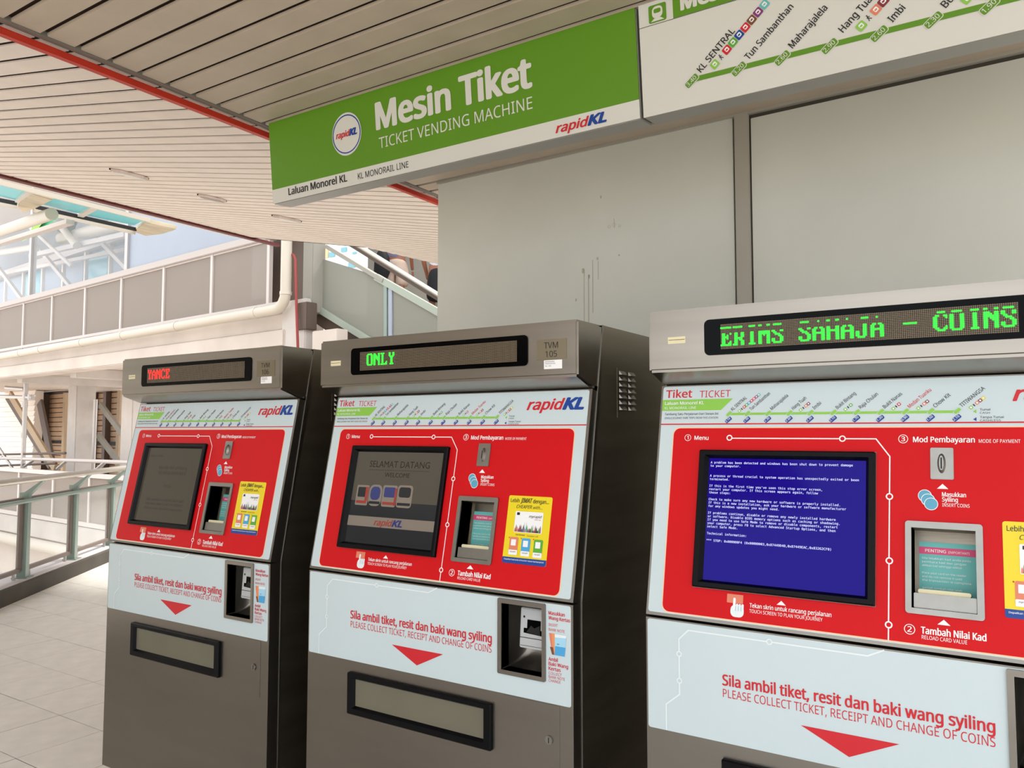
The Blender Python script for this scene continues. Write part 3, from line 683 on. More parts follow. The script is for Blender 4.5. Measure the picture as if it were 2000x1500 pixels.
# yellow leaflet
m_ = MB(); y0 = (.708, .289, .842, .466)
slab(m_, DU, rrect(*y0, .005), .0018, .0026, 'yellow'); flat(m_, DU, [(y0[0], .4500), (y0[2], .4500)]+rrect(*y0, .005)[12:24][::1], .0031, 'blueink')
lf = m_.build('yellow_leaflet', mach)
m_ = MB(); n = .0032
txt(m_, DU, 'Lebih', .715, .307, .742, .010, 'black', .004, n=n); txt(m_, DU, 'JIMAT', .746, .307, .782, .012, 'black', .012, .25, n=n); txt(m_, DU, 'dengan...', .785, .307, .833, .010, 'black', .008, n=n)
txt(m_, DU, 'CHEAPER', .735, .322, .783, .009, 'black', .002, .3, n=n); txt(m_, DU, 'with...', .787, .322, .815, .008, 'black', .0, .3, n=n)
flat(m_, DU, rrect(.734, .330, .820, .385, .003), n, 'whiteink'); flat(m_, DU, rrect(.739, .333, .748, .340, .001), n+.0004, 'black')
txt(m_, DU, 'myrapid', .777, .345, .816, .0065, 'black', .012, .3, n=n+.0004); txt(m_, DU, 'touch n go', .795, .351, .814, .0035, 'redink', 0, n=n+.0004)
rnd = random.Random(3)
for i in range(22):
    a = .7355+i*.0037; h = rnd.choice([.006, .009, .012, .008, .015]); c_ = rnd.choice(['maroon', 'brown', 'blueink', 'green2', 'tan', 'purple', 'black'])
    flat(m_, DU, [(a, .3835), (a+.0036, .3835), (a+.0032, .3835-h*.8), (a+.0018, .3835-h*1.3), (a+.0004, .3835-h*.8)], n+.0004+i*.00001, c_)
for a in (.766, .772): flat(m_, DU, [(a-.0014, .382), (a+.0014, .382), (a, .356)], n+.0008, 'coin')
flat(m_, DU, [(.793-.001, .382), (.794, .382), (.793, .362)], n+.0008, 'black')
txt(m_, DU, 'Kad Konsesi', .742, .393, .770, .004, 'black', .006, n=n); txt(m_, DU, 'Concession Card', .776, .394, .810, .004, 'brown', 0, n=n)
for i, c_ in enumerate(('tan', 'sky', 'green2')):
    a = .725+i*.0375; flat(m_, DU, rrect(a, .398+i*.001, a+.027, .440+i*.001, .004), n, c_); flat(m_, DU, rrect(a+.005, .404+i*.001, a+.020, .420+i*.001, .001), n+.0004, 'whiteink'); flat(m_, DU, rrect(a, .431+i*.001, a+.027, .444+i*.001, .002), n+.0005, 'whiteink')
    txt(m_, DU, 'myrapid', a+.005, .437+i*.001, a+.022, .003, 'black', .01, .2, n=n+.0008); disc(m_, DU, a-.002, .400, .0016, n+.0003, 'redink', 10)
txt(m_, DU, 'Dapatkan kad anda di kaunter stesen berhampiran', .714, .4575, .835, .0035, 'whiteink', .004, n=.0036)
m_.build('leaflet_print', lf)
# lower door
m_ = MB(); plate(m_, DL, (0, 0, W, .8356), [NOTE, TRAY], -.045, 0, 'steel'); ld = m_.build('lower_door', mach)
m_ = MB(); plate(m_, DL, (.004, .003, W-.006, .247), [NOTE], .0002, .0010, 'white', r=.006); m_.build('white_label', ld)
m_ = MB(); cl = [(.503, .003), (.473, .018), (.281, .018), (.102, .018), (.080, .040), (.080, .162), (.048, .189), (.048, .245)]
line(m_, DL, cl, .0032, .0015, 'pale')
for u, v in ((.281, .018), (.080, .073), (.080, .132)): disc(m_, DL, u, v, .0052, .0018, 'white', 18); ring(m_, DL, u, v, .0040, .0066, .0020, 'pale', 18)
txt(m_, DL, 'Sila ambil tiket, resit dan baki wang syiling', .179, .1245, .686, .0225, 'redink', .014, n=.0016)
txt(m_, DL, 'PLEASE COLLECT TICKET, RECEIPT AND CHANGE OF COINS', .179, .150, .686, .0175, 'redink', -.007, n=.0016)
flat(m_, DL, [(.342, .178), (.526, .178), (.434, .222)], .0016, 'redink')
m_.build('label_lettering', ld); m_ = MB()
for s, v, e_, b in (('Masukkan', .0300, .905, 1), ('Wang Kertas', .0420, .920, 1), ('INSERT', .0580, .885, 0), ('BANK NOTE', .0700, .905, 0), ('Ambil', .1430, .885, 1), ('Baki Wang', .1545, .914, 1), ('Kertas', .1660, .893, 1), ('COLLECT', .1765, .896, 0), ('BANK NOTE', .1855, .905, 0), ('CHANGE', .1945, .893, 0)):
    txt(m_, DL, s, .859, v, e_, .0085 if b else .0068, 'redink', .014 if b else -.004, n=.0016)
flat(m_, DL, [(.860, .0755), (.874, .0755), (.878, .127), (.869, .127)], .0016, 'tan'); flat(m_, DL, [(.868, .0755), (.878, .0755), (.880, .127), (.872, .127)], .0018, 'orange'); flat(m_, DL, [(.863, .109), (.872, .109), (.8755, .127), (.869, .127)], .0020, 'brown')
flat(m_, DL, [(.877, .0755), (.910, .0755), (.905, .127), (.8765, .127)], .0020, 'lsky'); flat(m_, DL, [(.878, .105), (.9075, .105), (.905, .127), (.8765, .127)], .0023, 'sky'); flat(m_, DL, [(.877, .0755), (.910, .0755), (.9095, .082), (.877, .084)], .0023, 'pale')
txt(m_, DL, 'RM1', .884, .101, .890, .003, 'black', n=.0026)
m_.build('label_lettering', ld)
m_ = MB(); no = (.707, .005, .851, .197)
plate(m_, DL, no, [NOTE], .0005, .006, 'steel', r=.004); bn = m_.build('banknote_niche', mach)
m_ = MB(); u0, v0, u1, v1 = NOTE
ringsn = []
for (ins, dep) in ((0, .003), (0, -.03), (.006, -.06), (.018, -.082), (.03, -.09)):
    ringsn.append([DL.p(u, v, dep) for u, v in rrect(u0+ins, v0+ins*.3, u1-ins*.2, v1-ins, .003+ins*.5)])
cn_ = len(ringsn[0]); allv = [p for R in ringsn for p in R]; fs = [(a*cn_+j, a*cn_+(j+1) % cn_, (a+1)*cn_+(j+1) % cn_, (a+1)*cn_+j) for a in range(4) for j in range(cn_)]+[tuple(range(4*cn_, 5*cn_))]
m_.add(allv, fs, 'steel'); m_.build('niche_lining', bn, smooth=True)
m_ = MB(); M['valid'] = mat('validator_grey', (190, 192, 194), .45)
VF = (.757, .030, .8405, .135)
m_.hexa([DL.p(u, v, -.088) for u, v in ((.752, .024), (.8405, .024), (.8405, .135), (.752, .135))], [DL.p(u, v, nn) for u, v, nn in ((.757, .030, -.030), (.8405, .030, -.030), (.8405, .130, -.022), (.757, .130, -.022))], 'valid')
val = m_.build('note_validator', bn, bevel=.002)
m_ = MB(); nf = Fr(DL.p(.757, .030, -.030), (1, 0, 0), DL.p(.757, .130, -.022)-DL.p(.757, .030, -.030))
slab(m_, nf, [(.022, .028), (.062, .028), (.062, .052), (.0835, .052), (.0835, .066), (.012, .062), (.012, .050), (.022, .050)], -.001, .0012, 'gloss'); disc(m_, nf, .012, .022, .003, .0012, 'dark', 12); line(m_, nf, [(.0, .074), (.0835, .074)], .0015, .0012, 'dark'); line(m_, nf, [(.0, .094), (.0835, .094)], .0012, .0012, 'steel')
flat(m_, nf, [(.020, .060), (.034, .042), (.044, .048), (.060, .040), (.062, .064)], .0018, 'dark')
m_.build('note_mouth', val)
# collection tray
m_ = MB(); to = (.176, .279, .690, .398); ti = (.203, .298, .662, .374)
frame(m_, DL, to, (to[0]+.003, to[1]+.003, to[2]-.003, to[3]-.003), 0, .009, .012, 'bezel', .004); frame(m_, DL, (to[0]+.003, to[1]+.003, to[2]-.003, to[3]-.003), (.196, .292, .668, .380), .012, .012, .012, 'bezel', .003); frame(m_, DL, (.196, .292, .668, .380), ti, .012, .012, .002, 'bezel', .001)
tr = m_.build('tray_frame', mach)
m_ = MB(); slab(m_, DL, [(ti[0]-.004, ti[1]-.004), (ti[2]+.004, ti[1]-.004), (ti[2]+.004, ti[3]+.006), (ti[0]-.004, ti[3]+.006)], -.006, .002, 'smoke'); m_.build('tray_flap', tr)
# access panel + lock
m_ = MB(); slab(m_, DL, rrect(.722, .250, .890, .428, .002), .0, .0009, 'steel'); m_.build('access_panel', mach)
m_ = MB(); pts = [(.860+.0105*math.cos(a), .336+.0105*math.sin(a)) for a in [2*math.pi*i/20 for i in range(20)]]; slab(m_, DL, pts, .0009, .005, 'steelb'); lk = m_.build('lock', mach, bevel=.001)
m_ = MB(); slab(m_, DL, rrect(.8590, .329, .8612, .343, .001), .005, .0056, 'dark'); m_.build('keyhole', lk)

VGA = {'A': '10386CC6C6FEC6C6C6C6', 'C': '3C66C2C0C0C0C0C2663C', 'E': 'FE6662687868606266FE'.replace('6266FE', '6266FE'), 'I': '3C18181818181818183C', 'J': '1E0C0C0C0C0CCCCCCC78', 'L': 'F06060606060606266FE', 'M': 'C6EEFEFED6C6C6C6C6C6', 'N': 'C6E6F6FEDECEC6C6C6C6', 'O': '7CC6C6C6C6C6C6C6C67C', 'S': '7CC6C660380C06C6C67C', 'Y': '6666663C3C181818183C', 'H': 'C6C6C6C6FEC6C6C6C6C6', 'R': 'FC66666666'+'7C6C6666E6', '-': '00000000FE0000000000', ' ': '0'*20, 'V': '00000000006666DEFFFF'}
VGA['Y'] = '6666663C1818181818'+'3C'; VGA['e'] = '00000000FE62687862FE'; VGA['r'] = '00000000FC66667C66E6'
def led(disp, s, col, row, k, split=0):
    mb = MB()
    cx = col
    for ch in s:
        hx = VGA[ch]; rows = [int(hx[i:i+2], 16) for i in range(0, 20, 2)]
        for r_, bits in enumerate(rows):
            if split == 2 and ch not in '-' and 0 < r_ < 2: continue
            for b in range(8):
                if bits >> (7-b) & 1:
                    rr_ = row+r_+(1 if split and r_ > 0 and ch != '-' else 0)+(1 if split == 2 and r_ > 1 else 0)
                    u, v = U0+(cx+b)*PX, V0+rr_*PX
                    if cx+b < 0 or cx+b > 159 or rr_ > 15: continue
                    flat(mb, DH, [(u+.00015, v+.00015), (u+PX-.00015, v+.00015), (u+PX-.00015, v+PX-.00015), (u+.00015, v+PX-.00015)], .0042, k)
        cx += 8
    o = mb.build('lit_leds', disp); tag(o, 'glowing letters on the display', kind='stuff'); return o
machs = {2: mach, 1: copy_tree(mach), 3: copy_tree(mach)}
pos = {1: (-2.2973*K, .0045), 2: (-1.337*K, 0), 3: (-.367*K, -.010)}
lab = {1: 'steel and red ticket machine farthest left, red letters on its display', 2: 'steel and red ticket machine in the middle, display reading ONLY', 3: 'steel and red ticket machine nearest on the right, showing a blue error screen'}
def child(o, nm): return [c for c in o.children if c.name.split('.')[0] == nm][0]
for i in (1, 2, 3):
    o = machs[i]; o.location = (pos[i][0], pos[i][1], 0); tag(o, lab[i], 'machine', 'ticket machines in a row')
    d = child(o, 'led_display'); mf = child(o, 'monitor_frame'); npz = child(o, 'number_plate')
    if i == 1: led(d, 'YANCE', 1, 2, 'ledr')
    if i == 2: led(d, 'ONLY', 8, 2, 'ledg')
    if i == 3:
        o1 = led(d, 'ERIMS SAHAJA', 0, 2, 'ledg', 2); o2 = led(d, '-', 105, 3, 'ledg'); o3 = led(d, 'COINS', 120, 2, 'ledg', 1)
    if i != 3:
        m_ = MB(); txt(m_, DH, 'TVM', .830, .0705, .872, .0155, 'black', 0, n=.002); txt(m_, DH, '105' if i == 2 else '106', .8345, .0935, .869, .0155, 'black', 0, n=.002); m_.build('plate_lettering', npz)
    else:
        m_ = MB(); txt(m_, DH, 'TVM', .830, .0705, .872, .0155, 'black', 0, n=.002); txt(m_, DH, '104', .8345, .0935, .869, .0155, 'black', 0, n=.002); m_.build('plate_lettering', npz)
    I4 = [(i_[0]-.001, i_[1]-.001), (i_[2]+.001, i_[1]-.001), (i_[2]+.001, i_[3]+.001), (i_[0]-.001, i_[3]+.001)]
    m_ = MB(); slab(m_, DU, I4, -.004, .0012, {1: 'scr1', 2: 'scr2', 3: 'bsod'}[i]); sc_ = m_.build('screen', mf); tag(sc_, {1: 'dim brown screen with faint text', 2: 'dim welcome screen with a row of trains', 3: 'deep blue error screen'}[i])
    m_ = MB(); n = .0016; n3 = .0018
    if i == 3:
        L_ = [('A problem has been detected and windows has been shut down to prevent damage', 0), ('to your computer.', 1), ('A process or thread crucial to system operation has unexpectedly exited or been', 4), ('terminated.', 5), ("If this is the first time you've seen this stop error screen,", 7), ('restart your computer. If this screen appears again, follow', 8), ('these steps:', 9), ('Check to make sure any new hardware or software is properly installed.', 11), ('If this is a new installation, ask your hardware or software manufacturer', 12), ('for any windows updates you might need.', 13), ('If problems continue, disable or remove any newly installed hardware', 15), ('or software. Disable BIOS memory options such as caching or shadowing.', 16), ('If you need to use Safe Mode to remove or disable components, restart', 17), ('your computer, press F8 to select Advanced Startup Options, and then', 18), ('select Safe Mode.', 19), ('Technical information:', 21), ('*** STOP: 0x000000F4 (0x00000003,0x87449D40,0x87449EAC,0x83262CF0)', 23)]
        for s, r_ in L_:
            wdt = len(s)*.00405; txt(m_, DU, s, .1345, .1905+r_*.00775, .1345+wdt, .0050, 'bsodt', .006, fnt='m', n=n)
        pn = 'error_text'
    elif i == 2:
        a, b, c_, d_ = i_[0], i_[1], i_[2], i_[3]
        flat(m_, DU, [(a, b+.150), (c_, b+.150), (c_, b+.196), (a, b+.196)], .0014, 'scr2d'); flat(m_, DU, [(a, b+.196), (c_, b+.196), (c_, b+.226), (a, b+.226)], .0014, 'scr2l'); flat(m_, DU, [(a, b+.226), (c_, b+.226), (c_, d_), (a, d_)], .0014, 'scr2d')
        txt(m_, DU, 'SELAMAT DATANG', a+.055, b+.0465, a+.290, .019, 'scr2t', -.004, n=n, fnt='b'); line(m_, DU, [(a+.055, b+.055), (a+.29, b+.055)], .0008, n, 'scr2t'); txt(m_, DU, 'WELCOME', a+.122, b+.0755, a+.219, .013, 'scr2t', -.004, n=n, fnt='b')
        rapid(m_, DU, a+.108, b+.220, a+.216, .018, n3, 'scr2r', 'scr2b')
        # four vehicle fronts, plain generic shapes
        for q, (x, wd_, h0, cr, body, glz) in enumerate(((.018, .050, .103, .004, 'scr2l', 'scr2d'), (.070, .052, .100, .018, 'scr2l', 'scr2b'), (.124, .056, .100, .006, 'scr2l', 'scr2b'), (.182, .058, .098, .010, 'scr2l', 'scr2d'))):
            flat(m_, DU, rrect(a+x, b+h0, a+x+wd_, b+.164, cr), n, body); flat(m_, DU, rrect(a+x+.006, b+h0+.006, a+x+wd_-.007, b+h0+(.036 if q != 1 else .046), cr*.8), n3, glz)
            flat(m_, DU, rrect(a+x+.004, b+.150, a+x+wd_-.004, b+.158, .002), n3+.0002, 'scr2r' if q in (0, 2) else 'scr2d')
        flat(m_, DU, rrect(a+.055, b+.108, a+.067, b+.150, .002), n3+.0002, 'scr2r'); flat(m_, DU, rrect(a+.172, b+.108, a+.180, b+.160, .002), n3+.0002, 'scr2r')
        pn = 'welcome_picture'
    else:
        a, b = i_[0], i_[1]
        for s, v, u0_, u1_, cp_ in (('MAAF / SORRY', .035, .02, .10, .009), ('Mesin ini sedang', .080, .09, .26, .012), ('TIDAK BEROPERASI', .100, .09, .26, .012), ('106', .150, .14, .19, .012), ('Sila gunakan mesin tiket lain', .200, .05, .28, .010), ('THIS MACHINE IS OUT OF SERVICE', .216, .05, .28, .009), ('Please use another machine', .232, .05, .28, .009)):
            txt(m_, DU, s, a+u0_, b+v, a+u1_, cp_, 'scr1t', 0, n=n); m_.build('faint_text', sc_); m_ = MB()
        pn = 'faint_text'
    if i != 1: m_.build(pn, sc_)
# ================================================================== FAR WALKWAY (across the gap)
e = V3((-.9956, .094, 0)); fn = V3((.094, .9956, 0))
FP = Pl(Pl((0, 6.8, 0), (0, 1, 0)).at(560, 700), fn)
def P(x, y, off=0): return FP.at(x, y, off)
def zat(x, y, off=0): return FP.at(x, y, off)[2]
def S(p): return (V3(p)-FP.P0)@e     # distance to the left along the facade
def Q(s, z, off=0): return FP.P0+e*s+fn*off+V3((0, 0, z-FP.P0[2]))
sR = S(P(563, 650)); sL = S(P(-60, 650))
zs = {k: zat(*v) for k, v in dict(sill=(237, 540), mbot=(237, 648), b1t=(237, 662), b1b=(237, 687), b2b=(237, 713), lrail=(120, 925), lbot=(120, 1017), pipe=(300, 645)).items()}
def sdeep(off): return S(P(597, 650, off))
def fbox(mb, s0, s1, z0, z1, o0, o1, k): mb.hexa([Q(s0, z0, o0), Q(s1, z0, o0), Q(s1, z1, o0), Q(s0, z1, o0)], [Q(s0, z0, o1), Q(s1, z0, o1), Q(s1, z1, o1), Q(s0, z1, o1)], k)
wk = empty('upper_walkway', tuple(Q(sR, zs['b2b']))); tag(wk, 'pale concrete upper walkway with mesh parapet across the gap', 'walkway')
def wb_(mb, name, par=None, **k): return rel(mb, wk).build(name, par or wk, **k)
m_ = MB(); fbox(m_, sR+.12, sL, zs['b1b'], zs['b1t'], 0, .8, 'conc'); wb_(m_, 'slab_edge', bevel=.02)
m_ = MB(); fbox(m_, sR-.0, sL, zs['b2b'], zs['b1b'], -.09, .35, 'conc'); wb_(m_, 'edge_beam', bevel=.02)
m_ = MB(); fbox(m_, sdeep(7.5), sL+8, zs['b2b']+.12, zs['b1b'], .35, 7.5, 'soffit'); wb_(m_, 'soffit_slab')
m_ = MB(); fbox(m_, sR+.2, sdeep(7.5), zs['b2b']+.12, zs['b1b'], .35, 1.4, 'soffit'); wb_(m_, 'soffit_slab')
for sx in np.arange(sdeep(6.5)+.2, sL, 3.1):
    m_ = MB(); fbox(m_, sx, sx+.35, zs['b2b']-.10, zs['b2b']+.12, .35, 6.5, 'conc2'); wb_(m_, 'cross_beam', bevel=.01)
m_ = MB(); fbox(m_, sdeep(3.3), sL, zs['b2b']-.14, zs['b2b']+.12, 3.0, 3.3, 'conc'); wb_(m_, 'long_beam', bevel=.01)
# parapet of mesh panels
pxs = [-45, -5, 45.6, 101, 165, 235.6, 318, 412, 523]
ss = [S(P(x, 640)) for x in pxs]
for sx in ss:
    m_ = MB(); fbox(m_, sx-.035, sx+.035, zs['mbot']-.02, zs['sill']+.0, -.02, .05, 'wframe'); wb_(m_, 'parapet_post')
for a, b in zip(ss, ss[1:]):
    m_ = MB(); fbox(m_, b+.035, a-.035, zs['mbot'], zs['sill']-.03, .01, .02, 'mesh'); wb_(m_, 'mesh_panel')
    m_ = MB(); fbox(m_, b+.035, a-.035, zs['mbot']-.02, zs['mbot']+.03, -.01, .04, 'wframe'); wb_(m_, 'panel_frame'); m_ = MB(); fbox(m_, b+.035, a-.035, zs['sill']-.06, zs['sill']-.03, -.01, .04, 'wframe'); wb_(m_, 'panel_frame')
m_ = MB(); fbox(m_, S(P(555, 500)), sL, zs['mbot'], zs['mbot']+.06, -.03, .06, 'wframe'); wb_(m_, 'bottom_rail')
m_ = MB(); fbox(m_, S(P(555, 500)), sL, zs['sill']-.03, zs['sill']+.10, -.06, .08, 'gpanel2'); wb_(m_, 'sill_rail', bevel=.01)
m_ = MB(); fbox(m_, S(P(540, 600)), sL, zs['mbot']-.4, zs['mbot']-.3, 2.6, 2.7, 'soffit'); wb_(m_, 'back_kerb')
# back wall of the walkway, seen dimly through the mesh
m_ = MB(); fbox(m_, sdeep(3.15), sL+3, zs['b1t'], zs['sill']-.1, 3.0, 3.15, 'soffit'); wb_(m_, 'back_wall')
# windows above the sill
zt = zs['sill']+3.4
sm = [S(P(60, 520)), S(P(248, 500)), S(P(-55, 500))]
for sx in sm:
    m_ = MB(); fbox(m_, sx-.07, sx+.05, zs['sill']+.1, zt, -.03, .1, 'galv'); wb_(m_, 'mullion')
for a, b in ((sm[1], sm[0]), (sm[0], sm[2])):
    m_ = MB(); fbox(m_, a+.05, b-.07, zs['sill']+.1, zt, .02, .03, 'tglass'); wb_(m_, 'window_pane')
m_ = MB(); fbox(m_, S(P(470, 480)), sm[1]-.07, zs['sill']+.1, zt, .02, .05, 'paleb'); wb_(m_, 'pale_panel')
# interior seen through the panes
it = empty('canopy_steelwork', tuple(Q(sm[0], zs['sill']+.1, 2))); tag(it, 'cream tube steelwork seen through the upper windows', 'steelwork')
def ib(mb, name, **k): return rel(mb, it).build(name, it, **k)
m_ = MB(); m_.tube([P(120, 466, 1.6), P(262, 432, 1.6)], .16, 'pipe', 12); ib(m_, 'tube', smooth=True)
m_ = MB(); m_.tube([P(150, 480, 1.3), P(118, 440, 1.3)], .10, 'pipe', 10); ib(m_, 'tube', smooth=True)
m_ = MB(); m_.tube([P(-40, 500, 1.8), P(70, 482, 1.8)], .10, 'pipe', 10); ib(m_, 'tube', smooth=True)
m_ = MB(); m_.tube([P(60, 445, 1.2), P(140, 520, 1.2)], .05, 'wframe', 8); ib(m_, 'tube', smooth=True)
m_ = MB(); m_.bar(P(60, 500, 1.5), P(246, 458, 1.5), .12, .12, 'wframe'); ib(m_, 'beam')
m_ = MB(); m_.bar(P(-20, 540, 2.2), P(246, 488, 2.2), .10, .10, 'wframe'); ib(m_, 'beam')
m_ = MB(); m_.tube([P(128, 432, 1.4), P(128, 452, 1.4)], [.28, .2], 'gpanel', 14); ib(m_, 'lamp_housing', smooth=True)
m_ = MB(); fbox(m_, S(P(430, 480)), sL+6, zs['sill']+3.5, zs['sill']+3.7, .15, 5.2, 'soffit'); wb_(m_, 'unseen_shade_roof')  # unseen roof added to shade the space behind the windows
gb = MB(); q_ = [(43, 472), (88, 412), (100, 414), (62, 462)]; gb.hexa([P(x, y, -.35) for x, y in q_], [P(x, y, -.30) for x, y in q_], 'lime')
tag(rel(gb, empty('green_banner', tuple(P(60, 450, .9))) if False else it).build('lime_panel', it), 'lime green panel'); 
gb = MB(); q_ = [(70, 452), (100, 413), (128, 418), (92, 440)]; gb.hexa([P(x, y, -.28) for x, y in q_], [P(x, y, -.23) for x, y in q_], 'tealb'); tag(rel(gb, it).build('teal_panel', it), 'teal panel')
# block behind the walkway windows
ub = empty('glass_office_block', tuple(Q(sm[0], zs['sill']+.1, 2.5))); tag(ub, 'pale blue glazed block seen through the upper windows', 'building')
def ubb(mb, name): return rel(mb, ub).build(name, ub)
sB = S(P(470, 500, 2.4))
m_ = MB(); fbox(m_, sB, sL+14, zs['b1t'], zs['sill']+3.5, 2.5, 2.7, 'gwall'); ubb(m_, 'block_wall')
m_ = MB(); fbox(m_, sB, sL+14, zs['sill']+2.0, zs['sill']+2.2, 2.3, 2.5, 'wframe'); ubb(m_, 'fascia')
for q in range(11):
    a = sm[1]+.3+q*1.5; m_ = MB(); fbox(m_, a, a+1.15, zs['sill']+.8, zs['sill']+1.9, 2.44, 2.5, 'bwin' if q % 3 == 1 else 'paleb'); ubb(m_, 'window')
    m_ = MB(); fbox(m_, a-.22, a-.12, zs['sill']+.4, zs['sill']+2.0, 2.40, 2.5, 'siding'); ubb(m_, 'pilaster')
for q in range(4):
    m_ = MB(); A = Q(sm[1]+q*3.4, zs['sill']+.6, 1.9); m_.bar(A, A+e*2.6+V3((0, 0, 1.6)), .10, .10, 'wframe'); tag(rel(m_, it).build('diagonal_truss_bar', it))
# drain pipe
dp = empty('drain_pipe', tuple(P(560, 590, -.18))); tag(dp, 'cream drain pipe running along the walkway and up', 'pipe')
zp = zat(300, 645, -.2); zp2 = zat(545, 600, -.2)
pa = P(560, 470, -.2); sp = S(pa); zel = zat(548, 603, -.2)
m_ = MB(); pts = [Q(sL, zat(-60, 707, -.2), -.2), Q(sp+.25, zel, -.2)]
pts += [Q(sp+.25-.25*math.sin(a), zel+.25*(1-math.cos(a)), -.2) for a in (.4, .8, 1.2, 1.5708)]
pts += [Q(sp, pa[2]+1.2, -.2)]
m_.tube(pts, .085, 'pipe', 16); rel(m_, dp).build('pipe_run', dp, smooth=True)
for px, py in ((500, 610), (345, 637), (240, 655), (160, 669), (80, 683), (40, 690)):
    s_ = S(P(px, py, -.2)); tt = (s_-(sp+.25))/(sL-(sp+.25)); zz = zel+(zat(-60, 707, -.2)-zel)*tt; m_ = MB(); m_.tube([Q(s_-.04, zz, -.2), Q(s_+.04, zz, -.2)], .093, 'pipe', 16); rel(m_, dp).build('coupling', dp, smooth=True)
m_ = MB(); m_.tube([Q(sp, zat(560, 573, -.2)-.02, -.2), Q(sp, zat(560, 573, -.2)+.03, -.2)], .094, 'pipe', 16); rel(m_, dp).build('coupling', dp, smooth=True)
# right-hand end: cladding, pier
m_ = MB(); fbox(m_, S(P(597, 560, .3)), S(P(530, 560, .3)), zat(560, 590, .3), zt+1.2, .25, .45, 'dbrown'); tag(m_.build('brown_cladding_panel'), 'dark brown cladding panel behind the vertical drain pipe', 'cladding')
m_ = MB(); fbox(m_, S(P(615, 560, .1)), S(P(596, 560, .1)), zat(600, 612, .1), zt+1.2, .05, .3, 'gpanel'); tag(m_.build('grey_column', bevel=.01), 'slim grey steel column right of the brown cladding', 'column')
pr = empty('concrete_pier', tuple(Q(sR-.2, -1, .3))); tag(pr, 'pale concrete pier below the drain pipe elbow', 'pier')
m_ = MB(); fbox(m_, S(P(612, 650, .1)), sR+.1, -5, zat(590, 588, .1), -.06, .12, 'conc2'); rel(m_, pr).build('pier_shaft', pr, bevel=.02)
m_ = MB(); fbox(m_, S(P(657, 650, -.1)), S(P(608, 650, -.1)), zat(630, 720, -.1), zat(640, 643, -.1), -.085, .12, 'conc'); rel(m_, pr).build('pier_bracket', pr, bevel=.01)
m_ = MB(); fbox(m_, S(P(609, 640, .0)), S(P(590, 640, .0)), zat(600, 645, 0), zat(600, 592, 0), -.10, .1, 'dbrown'); rel(m_, pr).build('steel_bracket', pr, bevel=.01)
m_ = MB(); m_.tube([P(571, 497, -.15), P(574, 499, -.145), P(577, 506, -.145), P(579, 596, -.145), P(583, 720, -.145)], .022, 'redsteel', 8)
tag(m_.build('red_conduit', smooth=True), 'thin red conduit running down beside the drain pipe', 'conduit')
# glazed canopy edge: teal glass and gussets
TG = Pl((XO, 0, zf(XO)+.06), (.193+.0, 0, 1))
cg = empty('teal_glass_canopy', tuple(TG.at(200, 420))); tag(cg, 'teal glazed canopy strip beyond the ceiling edge', 'canopy')
def cb(mb, name, **k): return rel(mb, cg).build(name, cg, **k)
UPV = V3((.193, 0, 1))
for qd in (((-80, 336), (57, 372), (33, 391), (-80, 364)), ((112, 386), (178, 402), (155, 417), (75, 397)), ((188, 405), (285, 428), (262, 440), (162, 419))):
    m_ = MB(); pts = [TG.at(*p) for p in qd]; m_.hexa(pts, [p+UPV*.02 for p in pts], 'tealglass'); cb(m_, 'glass_panel')
for a, b in (((60, 371), (36, 391)), ((184, 403), (156, 420)), ((-80, 334), (290, 428))):
    m_ = MB(); m_.bar(TG.at(*a)-UPV*.01, TG.at(*b)-UPV*.01, .07, .05, 'pipe', up=tuple(UPV)); cb(m_, 'glazing_bar')
m_ = MB(); m_.bar(TG.at(-80, 370)-UPV*.03, TG.at(34, 393)-UPV*.03, .05, .05, 'black', up=tuple(UPV)); cb(m_, 'gutter')
m_ = MB(); m_.bar(TG.at(72, 400)-UPV*.03, TG.at(266, 444)-UPV*.03, .05, .05, 'black', up=tuple(UPV)); cb(m_, 'gutter')
m_ = MB(); m_.bar(TG.at(-80, 374)-UPV*.05, TG.at(34, 397)-UPV*.05, .05, .05, 'pipe', up=tuple(UPV)); cb(m_, 'gutter_lip')
m_ = MB(); m_.bar(TG.at(66, 403)-UPV*.05, TG.at(264, 448)-UPV*.05, .05, .05, 'pipe', up=tuple(UPV)); cb(m_, 'gutter_lip')
for nm_, qd in (('stained_gusset', ((62, 372), (105, 384), (70, 402), (45, 411), (35, 400), (38, 388))), ('stained_gusset', ((283, 429), (345, 443), (318, 452), (285, 456), (262, 447)))):
    m_ = MB(); pts = [TG.at(*p)-UPV*.04 for p in qd]; m_.hexa(pts, [p+UPV*.06 for p in pts], 'rust'); cb(m_, nm_, bevel=.01)
tb = MB(); tb.tube([TG.at(104, 397)-UPV*.13, P(-40, 466, -3.0)], .075, 'pipe', 14); tag(tb.build('white_tube_strut', smooth=True), 'thick white tube strut rising to the canopy gusset', 'strut')
tb = MB(); tb.bar(TG.at(140, 414)-UPV*.13, P(-40, 488, -2.6), .10, .06, 'wframe'); tag(tb.build('flat_strut'), 'thin pale strut under the thick white tube', 'strut')
